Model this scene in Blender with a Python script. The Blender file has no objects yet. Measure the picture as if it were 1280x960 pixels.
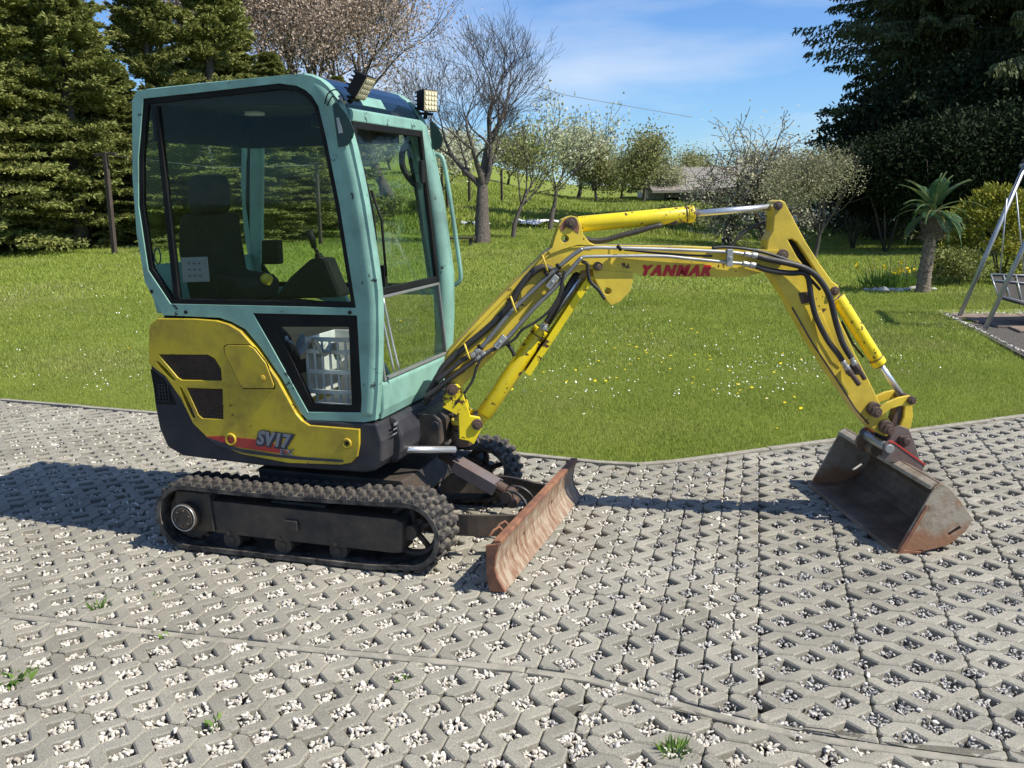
import bpy, bmesh, math, random
import numpy as np
from mathutils import Vector, Matrix
from mathutils.geometry import tessellate_polygon
random.seed(7); RNG = np.random.default_rng(7)
sc = bpy.context.scene; C = sc.collection
# ------------------------------------------------------------------ camera
CAM = np.array([2.3856, -4.4923, 1.7281]); YAW, PITCH, ROLL, FPX = 1.8844, -.1934, -.0188, 1200.92
_F = np.array([math.cos(YAW)*math.cos(PITCH), math.sin(YAW)*math.cos(PITCH), math.sin(PITCH)])
_R = np.array([math.sin(YAW), -math.cos(YAW), 0.]); _U = np.cross(_R, _F)
_c, _s = math.cos(ROLL), math.sin(ROLL)
_R, _U = _c*_R+_s*_U, -_s*_R+_c*_U
cd = bpy.data.cameras.new('camera'); cam = bpy.data.objects.new('camera', cd); C.objects.link(cam)
cd.sensor_width = 36; cd.lens = 36*FPX/1280; cd.clip_start = .05; cd.clip_end = 2000
M = Matrix.Identity(4)
for i in range(3):
    M[i][0] = _R[i]; M[i][1] = _U[i]; M[i][2] = -_F[i]; M[i][3] = CAM[i]
cam.matrix_world = M; sc.camera = cam
# ------------------------------------------------------------------ sky, sun, exposure
SUN_AZ, SUN_EL = math.radians(-3), math.radians(49.8)
w = bpy.data.worlds.new('World'); sc.world = w; w.use_nodes = True
nt = w.node_tree; nt.nodes.clear()
out = nt.nodes.new('ShaderNodeOutputWorld'); bg = nt.nodes.new('ShaderNodeBackground')
sky = nt.nodes.new('ShaderNodeTexSky'); sky.sky_type = 'NISHITA'; sky.sun_disc = False
sky.sun_elevation = SUN_EL; sky.sun_rotation = math.radians(90)-SUN_AZ
sky.air_density = 1.0; sky.dust_density = .1; sky.ozone_density = 3.5
tc = nt.nodes.new('ShaderNodeTexCoord'); mp = nt.nodes.new('ShaderNodeMapping')
mp.inputs['Scale'].default_value = (1.0, 1.0, 4.5); mp.inputs['Location'].default_value = (.35, .1, .2)
nz = nt.nodes.new('ShaderNodeTexNoise'); nz.inputs['Scale'].default_value = 2.3; nz.inputs['Detail'].default_value = 5; nz.inputs['Roughness'].default_value = .5
cr = nt.nodes.new('ShaderNodeValToRGB'); cr.color_ramp.elements[0].position = .47; cr.color_ramp.elements[1].position = .78
cr.color_ramp.elements[0].color = (0, 0, 0, 1); cr.color_ramp.elements[1].color = (.75, .75, .75, 1)
mx = nt.nodes.new('ShaderNodeMixRGB'); mx.inputs[2].default_value = (9.5, 9.8, 10.3, 1)
tint = nt.nodes.new('ShaderNodeMixRGB'); tint.blend_type = 'MULTIPLY'; tint.inputs[0].default_value = 1; tint.inputs[2].default_value = (.80, 1.10, 1.50, 1)
nt.links.new(sky.outputs[0], tint.inputs[1])
nt.links.new(tc.outputs['Generated'], mp.inputs[0]); nt.links.new(mp.outputs[0], nz.inputs[0]); nt.links.new(nz.outputs[0], cr.inputs[0])
nt.links.new(cr.outputs[0], mx.inputs[0]); nt.links.new(tint.outputs[0], mx.inputs[1]); nt.links.new(mx.outputs[0], bg.inputs[0])
bg.inputs[1].default_value = .072
nt.links.new(bg.outputs[0], out.inputs[0])
sd = bpy.data.lights.new('sun', 'SUN'); sd.energy = 4.9; sd.angle = math.radians(.5); sd.color = (1, .94, .84)
sun = bpy.data.objects.new('sun', sd); C.objects.link(sun)
_sv = Vector((math.cos(SUN_EL)*math.cos(SUN_AZ), math.cos(SUN_EL)*math.sin(SUN_AZ), math.sin(SUN_EL)))
sun.rotation_euler = _sv.to_track_quat('Z', 'Y').to_euler(); sun.location = (10, 0, 20)
sc.view_settings.view_transform = 'Standard'; sc.view_settings.look = 'None'; sc.view_settings.exposure = .5; sc.view_settings.gamma = 1
sc.cycles.transparent_max_bounces = 16; sc.cycles.max_bounces = 8
# ------------------------------------------------------------------ helpers: measuring rays of the survey camera against real planes
def ray(u, v): return _F+_R*(u-640)/FPX+_U*(480-v)/FPX
def Y(u, v, y):
    d = ray(u, v); t = (y-CAM[1])/d[1]; return CAM+t*d
def Z(u, v, z=0.):
    d = ray(u, v); t = (z-CAM[2])/d[2]; return CAM+t*d
FH = np.array([math.cos(YAW), math.sin(YAW)]); RH = np.array([math.sin(YAW), -math.cos(YAW)])
def ss(a, b, x):
    t = np.clip((x-a)/(b-a), 0, 1); return t*t*(3-2*t)
def zg(x, y):
    "height of the lawn and the meadow"
    dx, dy = np.asarray(x, float)-CAM[0], np.asarray(y, float)-CAM[1]
    D = dx*FH[0]+dy*FH[1]; L = dx*RH[0]+dy*RH[1]; b = L/np.maximum(D, 1)
    left = 1-ss(.08, .34, b)
    z = ss(8.5, 24, D)*(.25+.47*left)
    hill = (1-ss(-.1, .09, b))
    z = z+np.clip(D-25, 0, 80)*(.022+.052*hill)+np.clip(D-80, 0, 400)*.004
    return z*ss(7, 9.5, D)
def G(u, D):
    "ground point D metres ahead of the camera in the bearing of column u"
    b = (u-640)/FPX/math.cos(PITCH); p = CAM[:2]+FH*D+RH*b*D
    return np.array([p[0], p[1], float(zg(p[0], p[1]))])
def tag(o, label=None, cat=None, group=None, kind=None):
    if label: o['label'] = label
    if cat: o['category'] = cat
    if group: o['group'] = group
    if kind: o['kind'] = kind
    return o
def empty(name, loc=(0, 0, 0), rz=0.):
    o = bpy.data.objects.new(name, None); C.objects.link(o); o.location = loc; o.rotation_euler[2] = rz; o.empty_display_size = .1
    return o
def link(name, me, parent=None, loc=None):
    o = bpy.data.objects.new(name, me); C.objects.link(o)
    if parent: o.parent = parent
    if loc is not None: o.location = loc
    return o
def npmesh(name, V, Fc, mat=None, smooth=False):
    V = np.asarray(V, np.float32); Fc = np.asarray(Fc, np.int32); me = bpy.data.meshes.new(name)
    k = Fc.shape[1]; me.vertices.add(len(V)); me.vertices.foreach_set('co', V.ravel())
    me.loops.add(Fc.size); me.loops.foreach_set('vertex_index', Fc.ravel())
    me.polygons.add(len(Fc)); me.polygons.foreach_set('loop_start', np.arange(0, Fc.size, k, dtype=np.int32))
    me.polygons.foreach_set('use_smooth', np.full(len(Fc), smooth)); me.update(calc_edges=True)
    if mat: me.materials.append(mat)
    return me
class MB:
    def __init__(s): s.v = []; s.f = []; s.sm = []
    def add(s, vs, fs, smooth=False):
        n = len(s.v); s.v += [tuple(float(c) for c in p) for p in vs]; s.f += [tuple(n+i for i in f) for f in fs]; s.sm += [smooth]*len(fs); return s
    def box(s, c, size, rot=None):
        hx, hy, hz = [a/2 for a in size]; P = [(x, y, z) for x in (-hx, hx) for y in (-hy, hy) for z in (-hz, hz)]
        if rot is not None: P = [tuple(rot@Vector(p)) for p in P]
        P = [(p[0]+c[0], p[1]+c[1], p[2]+c[2]) for p in P]
        return s.add(P, [(0, 1, 3, 2), (4, 6, 7, 5), (0, 4, 5, 1), (2, 3, 7, 6), (0, 2, 6, 4), (1, 5, 7, 3)])
    def tube(s, path, r, n=8, caps=True, squash=None):
        P = [Vector(p) for p in path]; rr = r if hasattr(r, '__len__') else [r]*len(P); vs = []; up = None
        for i, p in enumerate(P):
            t = (P[min(i+1, len(P)-1)]-P[max(i-1, 0)])
            if t.length < 1e-9: t = Vector((0, 0, 1))
            t.normalize()
            if up is None: up = t.orthogonal().normalized()
            else:
                up = up-t*up.dot(t)
                up = up.normalized() if up.length > 1e-6 else t.orthogonal().normalized()
            b = t.cross(up)
            for k in range(n):
                a = 2*math.pi*k/n; q = up*math.cos(a)+b*math.sin(a)
                vs.append(p+q*rr[i])
        fs = [(i*n+k, i*n+(k+1) % n, (i+1)*n+(k+1) % n, (i+1)*n+k) for i in range(len(P)-1) for k in range(n)]
        s.add(vs, fs, True)
        if caps:
            m = len(s.v)-len(vs)
            s.f += [tuple(m+k for k in range(n))[::-1], tuple(m+(len(P)-1)*n+k for k in range(n))]; s.sm += [False, False]
        return s
    def cyl(s, a, b, r, n=20, r2=None): return s.tube([a, b], [r, r if r2 is None else r2], n)
    def prism(s, poly, fn, d0, d1, holes=()):
        "polygon (2D) with holes; fn maps (a, b, depth) to 3D"
        loops = [[Vector((p[0], p[1], 0)) for p in L] for L in (poly,)+tuple(holes)]
        tri = tessellate_polygon(loops); flat = [p for L in loops for p in L]; N = len(flat)
        vs = [fn(p[0], p[1], d0) for p in flat]+[fn(p[0], p[1], d1) for p in flat]
        fs = [tuple(t) for t in tri]+[tuple(N+i for i in t)[::-1] for t in tri]; k = 0
        for L in loops:
            n = len(L); fs += [(k+i, k+(i+1) % n, N+k+(i+1) % n, N+k+i) for i in range(n)]; k += n
        return s.add(vs, fs)
    def build(s, name, mat, parent=None, bevel=0., loc=None, seg=2):
        me = bpy.data.meshes.new(name); me.from_pydata(s.v, [], s.f); me.materials.append(mat)
        bm = bmesh.new(); bm.from_mesh(me); bmesh.ops.recalc_face_normals(bm, faces=bm.faces)
        bm.to_mesh(me); bm.free()
        me.polygons.foreach_set('use_smooth', s.sm); me.update()
        o = link(name, me, parent, loc)
        if bevel:
            b = o.modifiers.new('b', 'BEVEL'); b.width = bevel; b.segments = seg; b.limit_method = 'ANGLE'; b.angle_limit = math.radians(35); b.use_clamp_overlap = True
        return o
def cr_path(P, k=5):
    "smooth curve through points"
    P = [np.asarray(p, float) for p in P]; out = []
    for i in range(len(P)-1):
        a, b, c, d = P[max(i-1, 0)], P[i], P[i+1], P[min(i+2, len(P)-1)]
        for j in range(k):
            t = j/k; out.append(.5*((2*b)+(-a+c)*t+(2*a-5*b+4*c-d)*t*t+(-a+3*b-3*c+d)*t**3))
    out.append(P[-1]); return out
# ------------------------------------------------------------------ materials
def newmat(name):
    m = bpy.data.materials.new(name); m.use_nodes = True; n = m.node_tree; b = n.nodes['Principled BSDF']; return m, n, b
def N(n, t, **kw):
    x = n.nodes.new(t)
    for k, v in kw.items(): setattr(x, k, v)
    return x
def noise(n, scale, detail=4, rough=.55, vec=None, coord='Object'):
    x = N(n, 'ShaderNodeTexNoise'); x.inputs['Scale'].default_value = scale; x.inputs['Detail'].default_value = detail; x.inputs['Roughness'].default_value = rough
    if vec is None: t = N(n, 'ShaderNodeTexCoord'); vec = t.outputs[coord]
    n.links.new(vec, x.inputs['Vector']); return x.outputs[0]
def ramp(n, src, a, b, ca=(0, 0, 0, 1), cb=(1, 1, 1, 1)):
    r = N(n, 'ShaderNodeValToRGB'); r.color_ramp.elements[0].position = a; r.color_ramp.elements[1].position = b
    r.color_ramp.elements[0].color = ca; r.color_ramp.elements[1].color = cb; n.links.new(src, r.inputs[0]); return r.outputs[0]
def mix(n, f, a, b, mode='MIX'):
    x = N(n, 'ShaderNodeMixRGB', blend_type=mode)
    for i, s in enumerate((f, a, b)):
        if hasattr(s, 'is_linked'): n.links.new(s, x.inputs[i])
        elif isinstance(s, (int, float)): x.inputs[i].default_value = s
        else: x.inputs[i].default_value = tuple(s)+(1,)
    return x.outputs[0]
def bump(n, b, src, strength=.3, dist=.002):
    x = N(n, 'ShaderNodeBump'); x.inputs['Strength'].default_value = strength; x.inputs['Distance'].default_value = dist
    n.links.new(src, x.inputs['Height']); n.links.new(x.outputs[0], b.inputs['Normal'])
def paint(name, col, rough=.4, metal=0., dirt=(.06, .05, .04), dirt_amt=.35, chips=0., chip_col=(.05, .03, .02), bmp=.15, spec=.5, dscale=4, chipscale=16):
    m, n, b = newmat(name)
    d = ramp(n, noise(n, dscale, 6, .65), .42, .72)
    dm = N(n, 'ShaderNodeMath', operation='MULTIPLY'); n.links.new(d, dm.inputs[0]); dm.inputs[1].default_value = dirt_amt
    c = mix(n, dm.outputs[0], col, dirt)
    if chips:
        f0 = noise(n, chipscale, 6, .65); big = noise(n, chipscale*.16, 3); mm = N(n, 'ShaderNodeMath', operation='MULTIPLY_ADD'); n.links.new(big, mm.inputs[0]); mm.inputs[1].default_value = .75; mm.inputs[2].default_value = -.375
        ad = N(n, 'ShaderNodeMath', operation='ADD'); n.links.new(f0, ad.inputs[0]); n.links.new(mm.outputs[0], ad.inputs[1]); g = ramp(n, ad.outputs[0], .735-chips*.14, .75-chips*.14); c = mix(n, g, c, chip_col)
    n.links.new(c, b.inputs['Base Color'])
    r = ramp(n, noise(n, 9, 4), .3, .7, (rough*.8,)*3+(1,), (min(1, rough*1.35),)*3+(1,)); n.links.new(r, b.inputs['Roughness'])
    b.inputs['Metallic'].default_value = metal; b.inputs['Specular IOR Level'].default_value = spec
    bump(n, b, noise(n, 60, 3), bmp, .002); return m
M_ = {}
M_['yellow'] = paint('yellow_paint', (.70, .52, .05), .38, dirt=(.22, .15, .03), dirt_amt=.6, chips=.25, chip_col=(.07, .04, .02), chipscale=28)
M_['yellow_shaded'] = paint('shaded_yellow_cover_paint', (.56, .42, .025), .42, dirt=(.17, .10, .025), dirt_amt=.7, chips=.1, chipscale=40, dscale=4.5)  # cover yellow with the near side's shade put into its base colour; dirt on top
M_['yellow_cyl'] = paint('bright_yellow_cylinder_paint', (.80, .63, .015), .3, dirt=(.35, .25, .03), dirt_amt=.4, chips=.98, chip_col=(.09, .05, .02), chipscale=22)
M_['teal'] = paint('teal_paint', (.215, .40, .325), .42, dirt=(.085, .13, .11), dirt_amt=.65, chips=.22, chip_col=(.03, .04, .04), chipscale=30)
M_['dark_teal'] = paint('dark_green_bracket', (.012, .045, .035), .45)
M_['black'] = paint('black_rubber_trim', (.006, .006, .006), .55, dirt=(.025, .023, .018), dirt_amt=.5, spec=.2)
M_['hatch'] = paint('dark_roof_hatch', (.008, .02, .035), .12, dirt=(.03, .04, .05), dirt_amt=.3, spec=.8)
M_['plastic'] = paint('dark_grey_plastic', (.026, .027, .033), .5, spec=.3, dirt=(.09, .08, .07), dirt_amt=.5)
M_['steel_dark'] = paint('grimy_dark_steel', (.030, .026, .023), .55, dirt=(.12, .085, .055), dirt_amt=.75, dscale=7)
M_['greasy'] = paint('greasy_brown_steel', (.07, .045, .035), .45, dirt=(.16, .10, .06), dirt_amt=.7, dscale=10)
M_['chrome'] = paint('polished_rod', (.72, .73, .74), .28, .75, dirt=(.35, .35, .35), dirt_amt=.2, bmp=.02)
M_['pipe'] = paint('grey_hydraulic_pipe', (.26, .26, .25), .38, .6, dirt=(.10, .09, .07), dirt_amt=.5)
M_['zinc'] = paint('zinc_plated_steel', (.45, .45, .43), .4, .7, dirt=(.2, .18, .14), dirt_amt=.5)
M_['hose'] = paint('black_hose', (.018, .018, .018), .5, dirt=(.07, .06, .05), dirt_amt=.6, bmp=.3)
M_['track'] = paint('track_rubber', (.017, .017, .018), .62, spec=.3, dirt=(.24, .21, .165), dirt_amt=.8, dscale=9, bmp=.6)
M_['seat'] = paint('dark_seat_fabric', (.018, .019, .022), .85, spec=.15)
M_['interior'] = paint('cab_interior_grey', (.022, .023, .022), .8, spec=.15)
M_['white_plastic'] = paint('white_plastic', (.7, .7, .68), .5)
M_['foil'] = paint('crumpled_film', (.6, .62, .62), .3, bmp=.6)
M_['frame_grey'] = paint('worn_grey_frame', (.14, .15, .145), .5, dirt=(.3, .27, .2), dirt_amt=.5)
M_['red'] = paint('red_lettering', (.55, .012, .015), .4)
M_['red_paint'] = paint('red_paint', (.5, .04, .03), .5, chips=.5)
M_['decal_grey'] = paint('grey_lettering', (.20, .21, .23), .45)
M_['decal_dark'] = paint('dark_decal', (.03, .035, .05), .45)
M_['coupler'] = paint('worn_coupler_steel', (.17, .14, .125), .5, .2, dirt=(.10, .05, .035), dirt_amt=.7, dscale=9)
M_['mud'] = paint('pale_mud', (.45, .37, .25), .9)
def rusty(name, cols, scale=5, rough=.75, stretch=(1, 1, 1), metal=0.):
    m, n, b = newmat(name); t = N(n, 'ShaderNodeTexCoord'); mp = N(n, 'ShaderNodeMapping'); mp.inputs['Scale'].default_value = stretch
    n.links.new(t.outputs['Object'], mp.inputs[0]); f = noise(n, scale, 8, .7, mp.outputs[0])
    r = N(n, 'ShaderNodeValToRGB'); e = r.color_ramp.elements
    e[0].position = .32; e[0].color = cols[0]+(1,); e[1].position = .7; e[1].color = cols[-1]+(1,)
    for i, c in enumerate(cols[1:-1]): x = e.new(.32+.38*(i+1)/(len(cols)-1)); x.color = c+(1,)
    n.links.new(f, r.inputs[0]); n.links.new(r.outputs[0], b.inputs['Base Color']); b.inputs['Roughness'].default_value = rough; b.inputs['Metallic'].default_value = metal
    bump(n, b, noise(n, 45, 5, .7, mp.outputs[0]), .7, .004); return m
M_['rust'] = rusty('rusty_scraped_blade', [(.10, .06, .04), (.22, .12, .065), (.28, .195, .13), (.38, .31, .225), (.26, .185, .13)], 6, .6, (1, 5, 1.6))
M_['rust_edge'] = rusty('orange_rust', [(.10, .05, .035), (.22, .095, .05), (.32, .16, .08)], 10)
M_['bucket_side'] = rusty('scuffed_bucket_steel', [(.16, .08, .045), (.26, .21, .15), (.36, .31, .24), (.30, .25, .18), (.32, .16, .08)], 6, .6, metal=.1)
M_['bucket_in'] = rusty('dark_bucket_steel', [(.09, .062, .042), (.16, .115, .08), (.26, .195, .14)], 6, .5, metal=.2)
_m = M_['bucket_side']; _n = _m.node_tree; _b = _n.nodes['Principled BSDF']; _src = _b.inputs['Base Color'].links[0].from_socket
_sx = N(_n, 'ShaderNodeSeparateXYZ'); _n.links.new(N(_n, 'ShaderNodeTexCoord').outputs['Object'], _sx.inputs[0])
_ma = N(_n, 'ShaderNodeMath', operation='MULTIPLY_ADD'); _n.links.new(_sx.outputs[2], _ma.inputs[0]); _ma.inputs[1].default_value = -4.5; _ma.inputs[2].default_value = .62
_mb = N(_n, 'ShaderNodeMath', operation='ADD'); _n.links.new(_ma.outputs[0], _mb.inputs[0]); _n.links.new(noise(_n, 9, 5, .65), _mb.inputs[1])
_n.links.new(mix(_n, ramp(_n, _mb.outputs[0], .52, .78, (0, 0, 0, 1), (.9, .9, .9, 1)), _src, (.27, .125, .06)), _b.inputs['Base Color'])
def glass(name, tintc=(.42, .56, .50), refl=.10):
    m, n, b = newmat(name); n.nodes.remove(b); o = n.nodes['Material Output']
    tr = N(n, 'ShaderNodeBsdfTransparent'); tr.inputs[0].default_value = tintc+(1,)
    gl = N(n, 'ShaderNodeBsdfGlossy'); gl.inputs['Roughness'].default_value = .03; gl.inputs[0].default_value = (.9, 1, .97, 1)
    lw = N(n, 'ShaderNodeLayerWeight'); lw.inputs[0].default_value = .5; pw_ = N(n, 'ShaderNodeMath', operation='POWER'); n.links.new(lw.outputs['Facing'], pw_.inputs[0]); pw_.inputs[1].default_value = 4.5
    mu = N(n, 'ShaderNodeMath', operation='MULTIPLY_ADD'); n.links.new(pw_.outputs[0], mu.inputs[0]); mu.inputs[1].default_value = .45; mu.inputs[2].default_value = refl*.2
    df = N(n, 'ShaderNodeBsdfDiffuse'); df.inputs[0].default_value = (.5, .52, .48, 1)
    m2 = N(n, 'ShaderNodeMixShader'); n.links.new(ramp(n, noise(n, 3, 6, .7), .5, .95, (.0,)*3+(1,), (.02,)*3+(1,)), m2.inputs[0]); n.links.new(tr.outputs[0], m2.inputs[1]); n.links.new(df.outputs[0], m2.inputs[2])
    ms = N(n, 'ShaderNodeMixShader'); n.links.new(mu.outputs[0], ms.inputs[0]); n.links.new(m2.outputs[0], ms.inputs[1]); n.links.new(gl.outputs[0], ms.inputs[2]); n.links.new(ms.outputs[0], o.inputs[0]); return m
M_['glass'] = glass('tinted_cab_glass', (.89, .94, .91), .05); M_['glass_clear'] = glass('clear_cab_glass', (.92, .94, .92), .07)
def leafmat(name, c1, c2, trans=.25, rough=.6, hue=None):
    m, n, b = newmat(name); g = N(n, 'ShaderNodeNewGeometry')
    c = ramp(n, g.outputs['Random Per Island'], 0, 1, c1+(1,), c2+(1,))
    o_ = N(n, 'ShaderNodeObjectInfo'); c = mix(n, .35, c, mix(n, o_.outputs['Random'], tuple(x*.75 for x in c1), tuple(min(1, x*1.15) for x in c2)))
    n.links.new(c, b.inputs['Base Color']); b.inputs['Roughness'].default_value = rough; b.inputs['Specular IOR Level'].default_value = .3 if trans > .1 else .06
    if trans:
        o = n.nodes['Material Output']; tr = N(n, 'ShaderNodeBsdfTranslucent'); n.links.new(c, tr.inputs[0])
        ms = N(n, 'ShaderNodeMixShader'); ms.inputs[0].default_value = trans; n.links.new(b.outputs[0], ms.inputs[1]); n.links.new(tr.outputs[0], ms.inputs[2]); n.links.new(ms.outputs[0], o.inputs[0])
    return m
M_['spruce'] = leafmat('spruce_needles', (.12, .145, .035), (.32, .335, .10), .25)
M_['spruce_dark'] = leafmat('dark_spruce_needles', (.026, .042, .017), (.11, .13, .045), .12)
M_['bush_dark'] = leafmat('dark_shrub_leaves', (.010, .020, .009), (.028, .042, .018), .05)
M_['blossom_pink'] = leafmat('pinkish_blossom', (.34, .26, .18), (.64, .52, .43), .35)
M_['blossom_white'] = leafmat('white_blossom', (.35, .42, .16), (.78, .78, .66), .3)
M_['bud'] = leafmat('pale_buds_and_leaves', (.27, .29, .13), (.66, .63, .46), .35)
M_['leaf_young'] = leafmat('young_green_leaves', (.16, .21, .05), (.34, .36, .12), .35)
M_['olive'] = leafmat('olive_spring_leaves', (.22, .235, .09), (.42, .42, .19), .4)
M_['thuja'] = leafmat('golden_thuja', (.14, .17, .02), (.46, .42, .05), .2)
M_['palm'] = leafmat('palm_leaflets', (.03, .08, .035), (.09, .17, .07), .15, .28)
M_['weed'] = leafmat('weed_leaves', (.08, .16, .03), (.20, .32, .06), .3)
def grassmat():
    m = leafmat('lawn_grass', (.21, .275, .042), (.325, .385, .075), .3, .5); n = m.node_tree; b = n.nodes['Principled BSDF']; src = b.inputs['Base Color'].links[0].from_socket
    c = mix(n, ramp(n, noise(n, .45, 5, .6), .50, .70, (0, 0, 0, 1), (.6, .6, .6, 1)), src, (.34, .32, .13)); c = mix(n, 1., c, ramp(n, noise(n, 1.6, 4, .6), .3, .7, (.82, .86, .8, 1), (1.12, 1.1, 1.1, 1)), 'MULTIPLY')
    n.links.new(c, b.inputs['Base Color']); tr = [x for x in n.nodes if x.type == 'BSDF_TRANSLUCENT'][0]; n.links.new(c, tr.inputs[0]); return m
M_['grass'] = grassmat()
M_['daisy'] = leafmat('daisy_petals', (.75, .75, .72), (.85, .85, .80), .1)
M_['dandelion'] = leafmat('dandelion_petals', (.75, .55, .02), (.85, .65, .03), .1)
def simple(name, col, rough=.8, sc_=8, var=.35, bmp=.4, metal=0., dist=.01):
    m, n, b = newmat(name); f = noise(n, sc_, 6, .65)
    c = ramp(n, f, .3, .7, tuple(x*(1-var) for x in col)+(1,), tuple(min(1, x*(1+var)) for x in col)+(1,)); n.links.new(c, b.inputs['Base Color'])
    b.inputs['Roughness'].default_value = rough; b.inputs['Metallic'].default_value = metal; bump(n, b, f, bmp, dist); return m
M_['bark'] = simple('grey_brown_bark', (.105, .088, .072), .9, 18, .6, .9, dist=.02)
M_['twig'] = simple('twig_bark', (.085, .072, .062), .9, 6, .4, .1)
M_['palm_trunk'] = simple('palm_trunk_fibre', (.20, .16, .12), .95, 30, .6, 1., dist=.02)
M_['concrete_kerb'] = simple('concrete_kerb', (.27, .25, .20), .9, 14, .3, .4)
M_['edging'] = simple('mossy_concrete_edging', (.27, .25, .20), .9, 10, .35, .4)
M_['bed'] = simple('gravel_bed_soil', (.075, .066, .055), .95, 25, .5, .8)
M_['rock'] = simple('pale_rock', (.45, .43, .38), .85, 6, .3, .6)
M_['alu'] = paint('grey_metal_tube', (.42, .44, .46), .4, .6, dirt=(.2, .2, .2))
M_['swing_dark'] = simple('swing_mesh_fabric', (.05, .045, .04), .8)
M_['post'] = simple('dark_weathered_post', (.06, .045, .035), .9)
M_['roof'] = simple('grey_fibre_cement_roof', (.22, .20, .18), .8, 3, .2, .3)
M_['wall'] = simple('pale_plaster', (.62, .60, .54), .9, 3, .1, .1)
M_['sheet'] = simple('white_film', (.7, .7, .7), .5, 3, .1, .2)
M_['patio'] = simple('brown_patio_slab', (.20, .15, .115), .9, 12, .3, .4)
M_['wire'] = simple('thin_wire', (.2, .2, .2), .6)
M_['poly'] = simple('bluish_greenhouse_film', (.42, .52, .58), .35, 2, .15, .2)
def concrete():
    m, n, b = newmat('paver_concrete'); o = N(n, 'ShaderNodeObjectInfo'); g = N(n, 'ShaderNodeNewGeometry'); t = N(n, 'ShaderNodeTexCoord')
    ad = N(n, 'ShaderNodeVectorMath', operation='ADD'); n.links.new(t.outputs['Object'], ad.inputs[0])
    sc3 = N(n, 'ShaderNodeVectorMath', operation='SCALE'); n.links.new(o.outputs['Location'], sc3.inputs[0]); sc3.inputs[3].default_value = 3.7
    n.links.new(sc3.outputs[0], ad.inputs[1]); v = ad.outputs[0]
    c = ramp(n, noise(n, 210, 3, .8, v), .30, .72, (.165, .158, .136, 1), (.475, .455, .40, 1))
    big = ramp(n, noise(n, 5, 5, .65, v), .3, .75, (.78, .78, .77, 1), (1.08, 1.07, 1.03, 1))
    c = mix(n, 1., c, big, 'MULTIPLY')
    rnd = N(n, 'ShaderNodeMath', operation='ADD'); n.links.new(o.outputs['Random'], rnd.inputs[0]); n.links.new(g.outputs['Random Per Island'], rnd.inputs[1])
    fr = N(n, 'ShaderNodeMath', operation='FRACT'); n.links.new(rnd.outputs[0], fr.inputs[0])
    c = mix(n, 1., c, ramp(n, fr.outputs[0], 0, 1, (.86, .86, .85, 1), (1.10, 1.09, 1.06, 1)), 'MULTIPLY')
    gp = g.outputs['Position']; c = mix(n, 1., c, ramp(n, noise(n, .9, 5, .6, gp), .35, .68, (.80, .79, .76, 1), (1.08, 1.08, 1.07, 1)), 'MULTIPLY')
    c = mix(n, ramp(n, noise(n, 14, 6, .7, gp), .60, .72, (0, 0, 0, 1), (.55, .55, .55, 1)), c, (.13, .105, .07))
    n.links.new(c, b.inputs['Base Color']); b.inputs['Roughness'].default_value = .9; b.inputs['Specular IOR Level'].default_value = .25
    bump(n, b, noise(n, 190, 4, .7, v), .5, .003); return m
M_['concrete'] = concrete()
def pebm(name, lo, hi):
    m, n, b = newmat(name); g = N(n, 'ShaderNodeNewGeometry'); r = N(n, 'ShaderNodeValToRGB'); e = r.color_ramp.elements
    e[0].position = 0; e[0].color = lo+(1,); e[1].position = 1; e[1].color = hi+(1,)
    x = e.new(.35); x.color = tuple((a+b2*2)/3 for a, b2 in zip(lo, hi))+(1,)
    n.links.new(g.outputs['Random Per Island'], r.inputs[0]); n.links.new(mix(n, .25, r.outputs[0], ramp(n, noise(n, 90, 3), .3, .7, lo+(1,), hi+(1,))), b.inputs['Base Color']); b.inputs['Roughness'].default_value = .8; return m
M_['peb_white'] = pebm('white_limestone_chips', (.26, .225, .175), (.70, .66, .575)); M_['peb_grey'] = pebm('grey_gravel', (.12, .11, .10), (.55, .53, .49))
def lawnmat():
    m, n, b = newmat('lawn_soil_and_turf'); t = N(n, 'ShaderNodeTexCoord')
    c = ramp(n, noise(n, 55, 8, .85), .3, .72, (.09, .13, .016, 1), (.26, .31, .05, 1))
    c = mix(n, ramp(n, noise(n, .28, 5, .6), .48, .72, (0, 0, 0, 1), (.55, .55, .55, 1)), c, (.20, .20, .06))
    n.links.new(c, b.inputs['Base Color']); b.inputs['Roughness'].default_value = .85; b.inputs['Specular IOR Level'].default_value = .15
    bump(n, b, noise(n, 70, 5, .8), .8, .02); return m
M_['lawn'] = lawnmat()
# ================================================================== GROUND, LAWN, PAVING
KERB = np.array([(-12, 2.7), (-4.65, 2.19), (-2.02, 1.995), (-.8, 1.79), (.418, 1.545), (1.10, 1.462), (1.36, 1.49), (2.288, 2.245), (3.90, 3.53), (12, 10.1)])
STRIP = np.array([(-6, -1.72), (-2.6, -1.56), (-.932, -1.483), (-.139, -1.447), (.575, -1.409), (1.343, -1.341), (1.617, -1.333), (2.133, -1.472), (2.404, -1.521), (3.031, -1.51), (4.2, -1.44), (7, -1.3)])
def yat(L, x): return np.interp(x, L[:, 0], L[:, 1])
def grid_sheet(name, P, mat, kind='structure', smooth=True, parent=None):
    a, b, _ = P.shape; idx = np.arange(a*b).reshape(a, b)
    F = np.stack([idx[:-1, :-1], idx[1:, :-1], idx[1:, 1:], idx[:-1, 1:]], -1).reshape(-1, 4)
    o = link(name, npmesh(name, P.reshape(-1, 3), F, mat, smooth), parent)
    if kind: o['kind'] = kind
    return o
a = np.linspace(0, 2*math.pi, 49)[:-1]
rr = np.array([0, 3, 10, 60, 600.])
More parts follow.
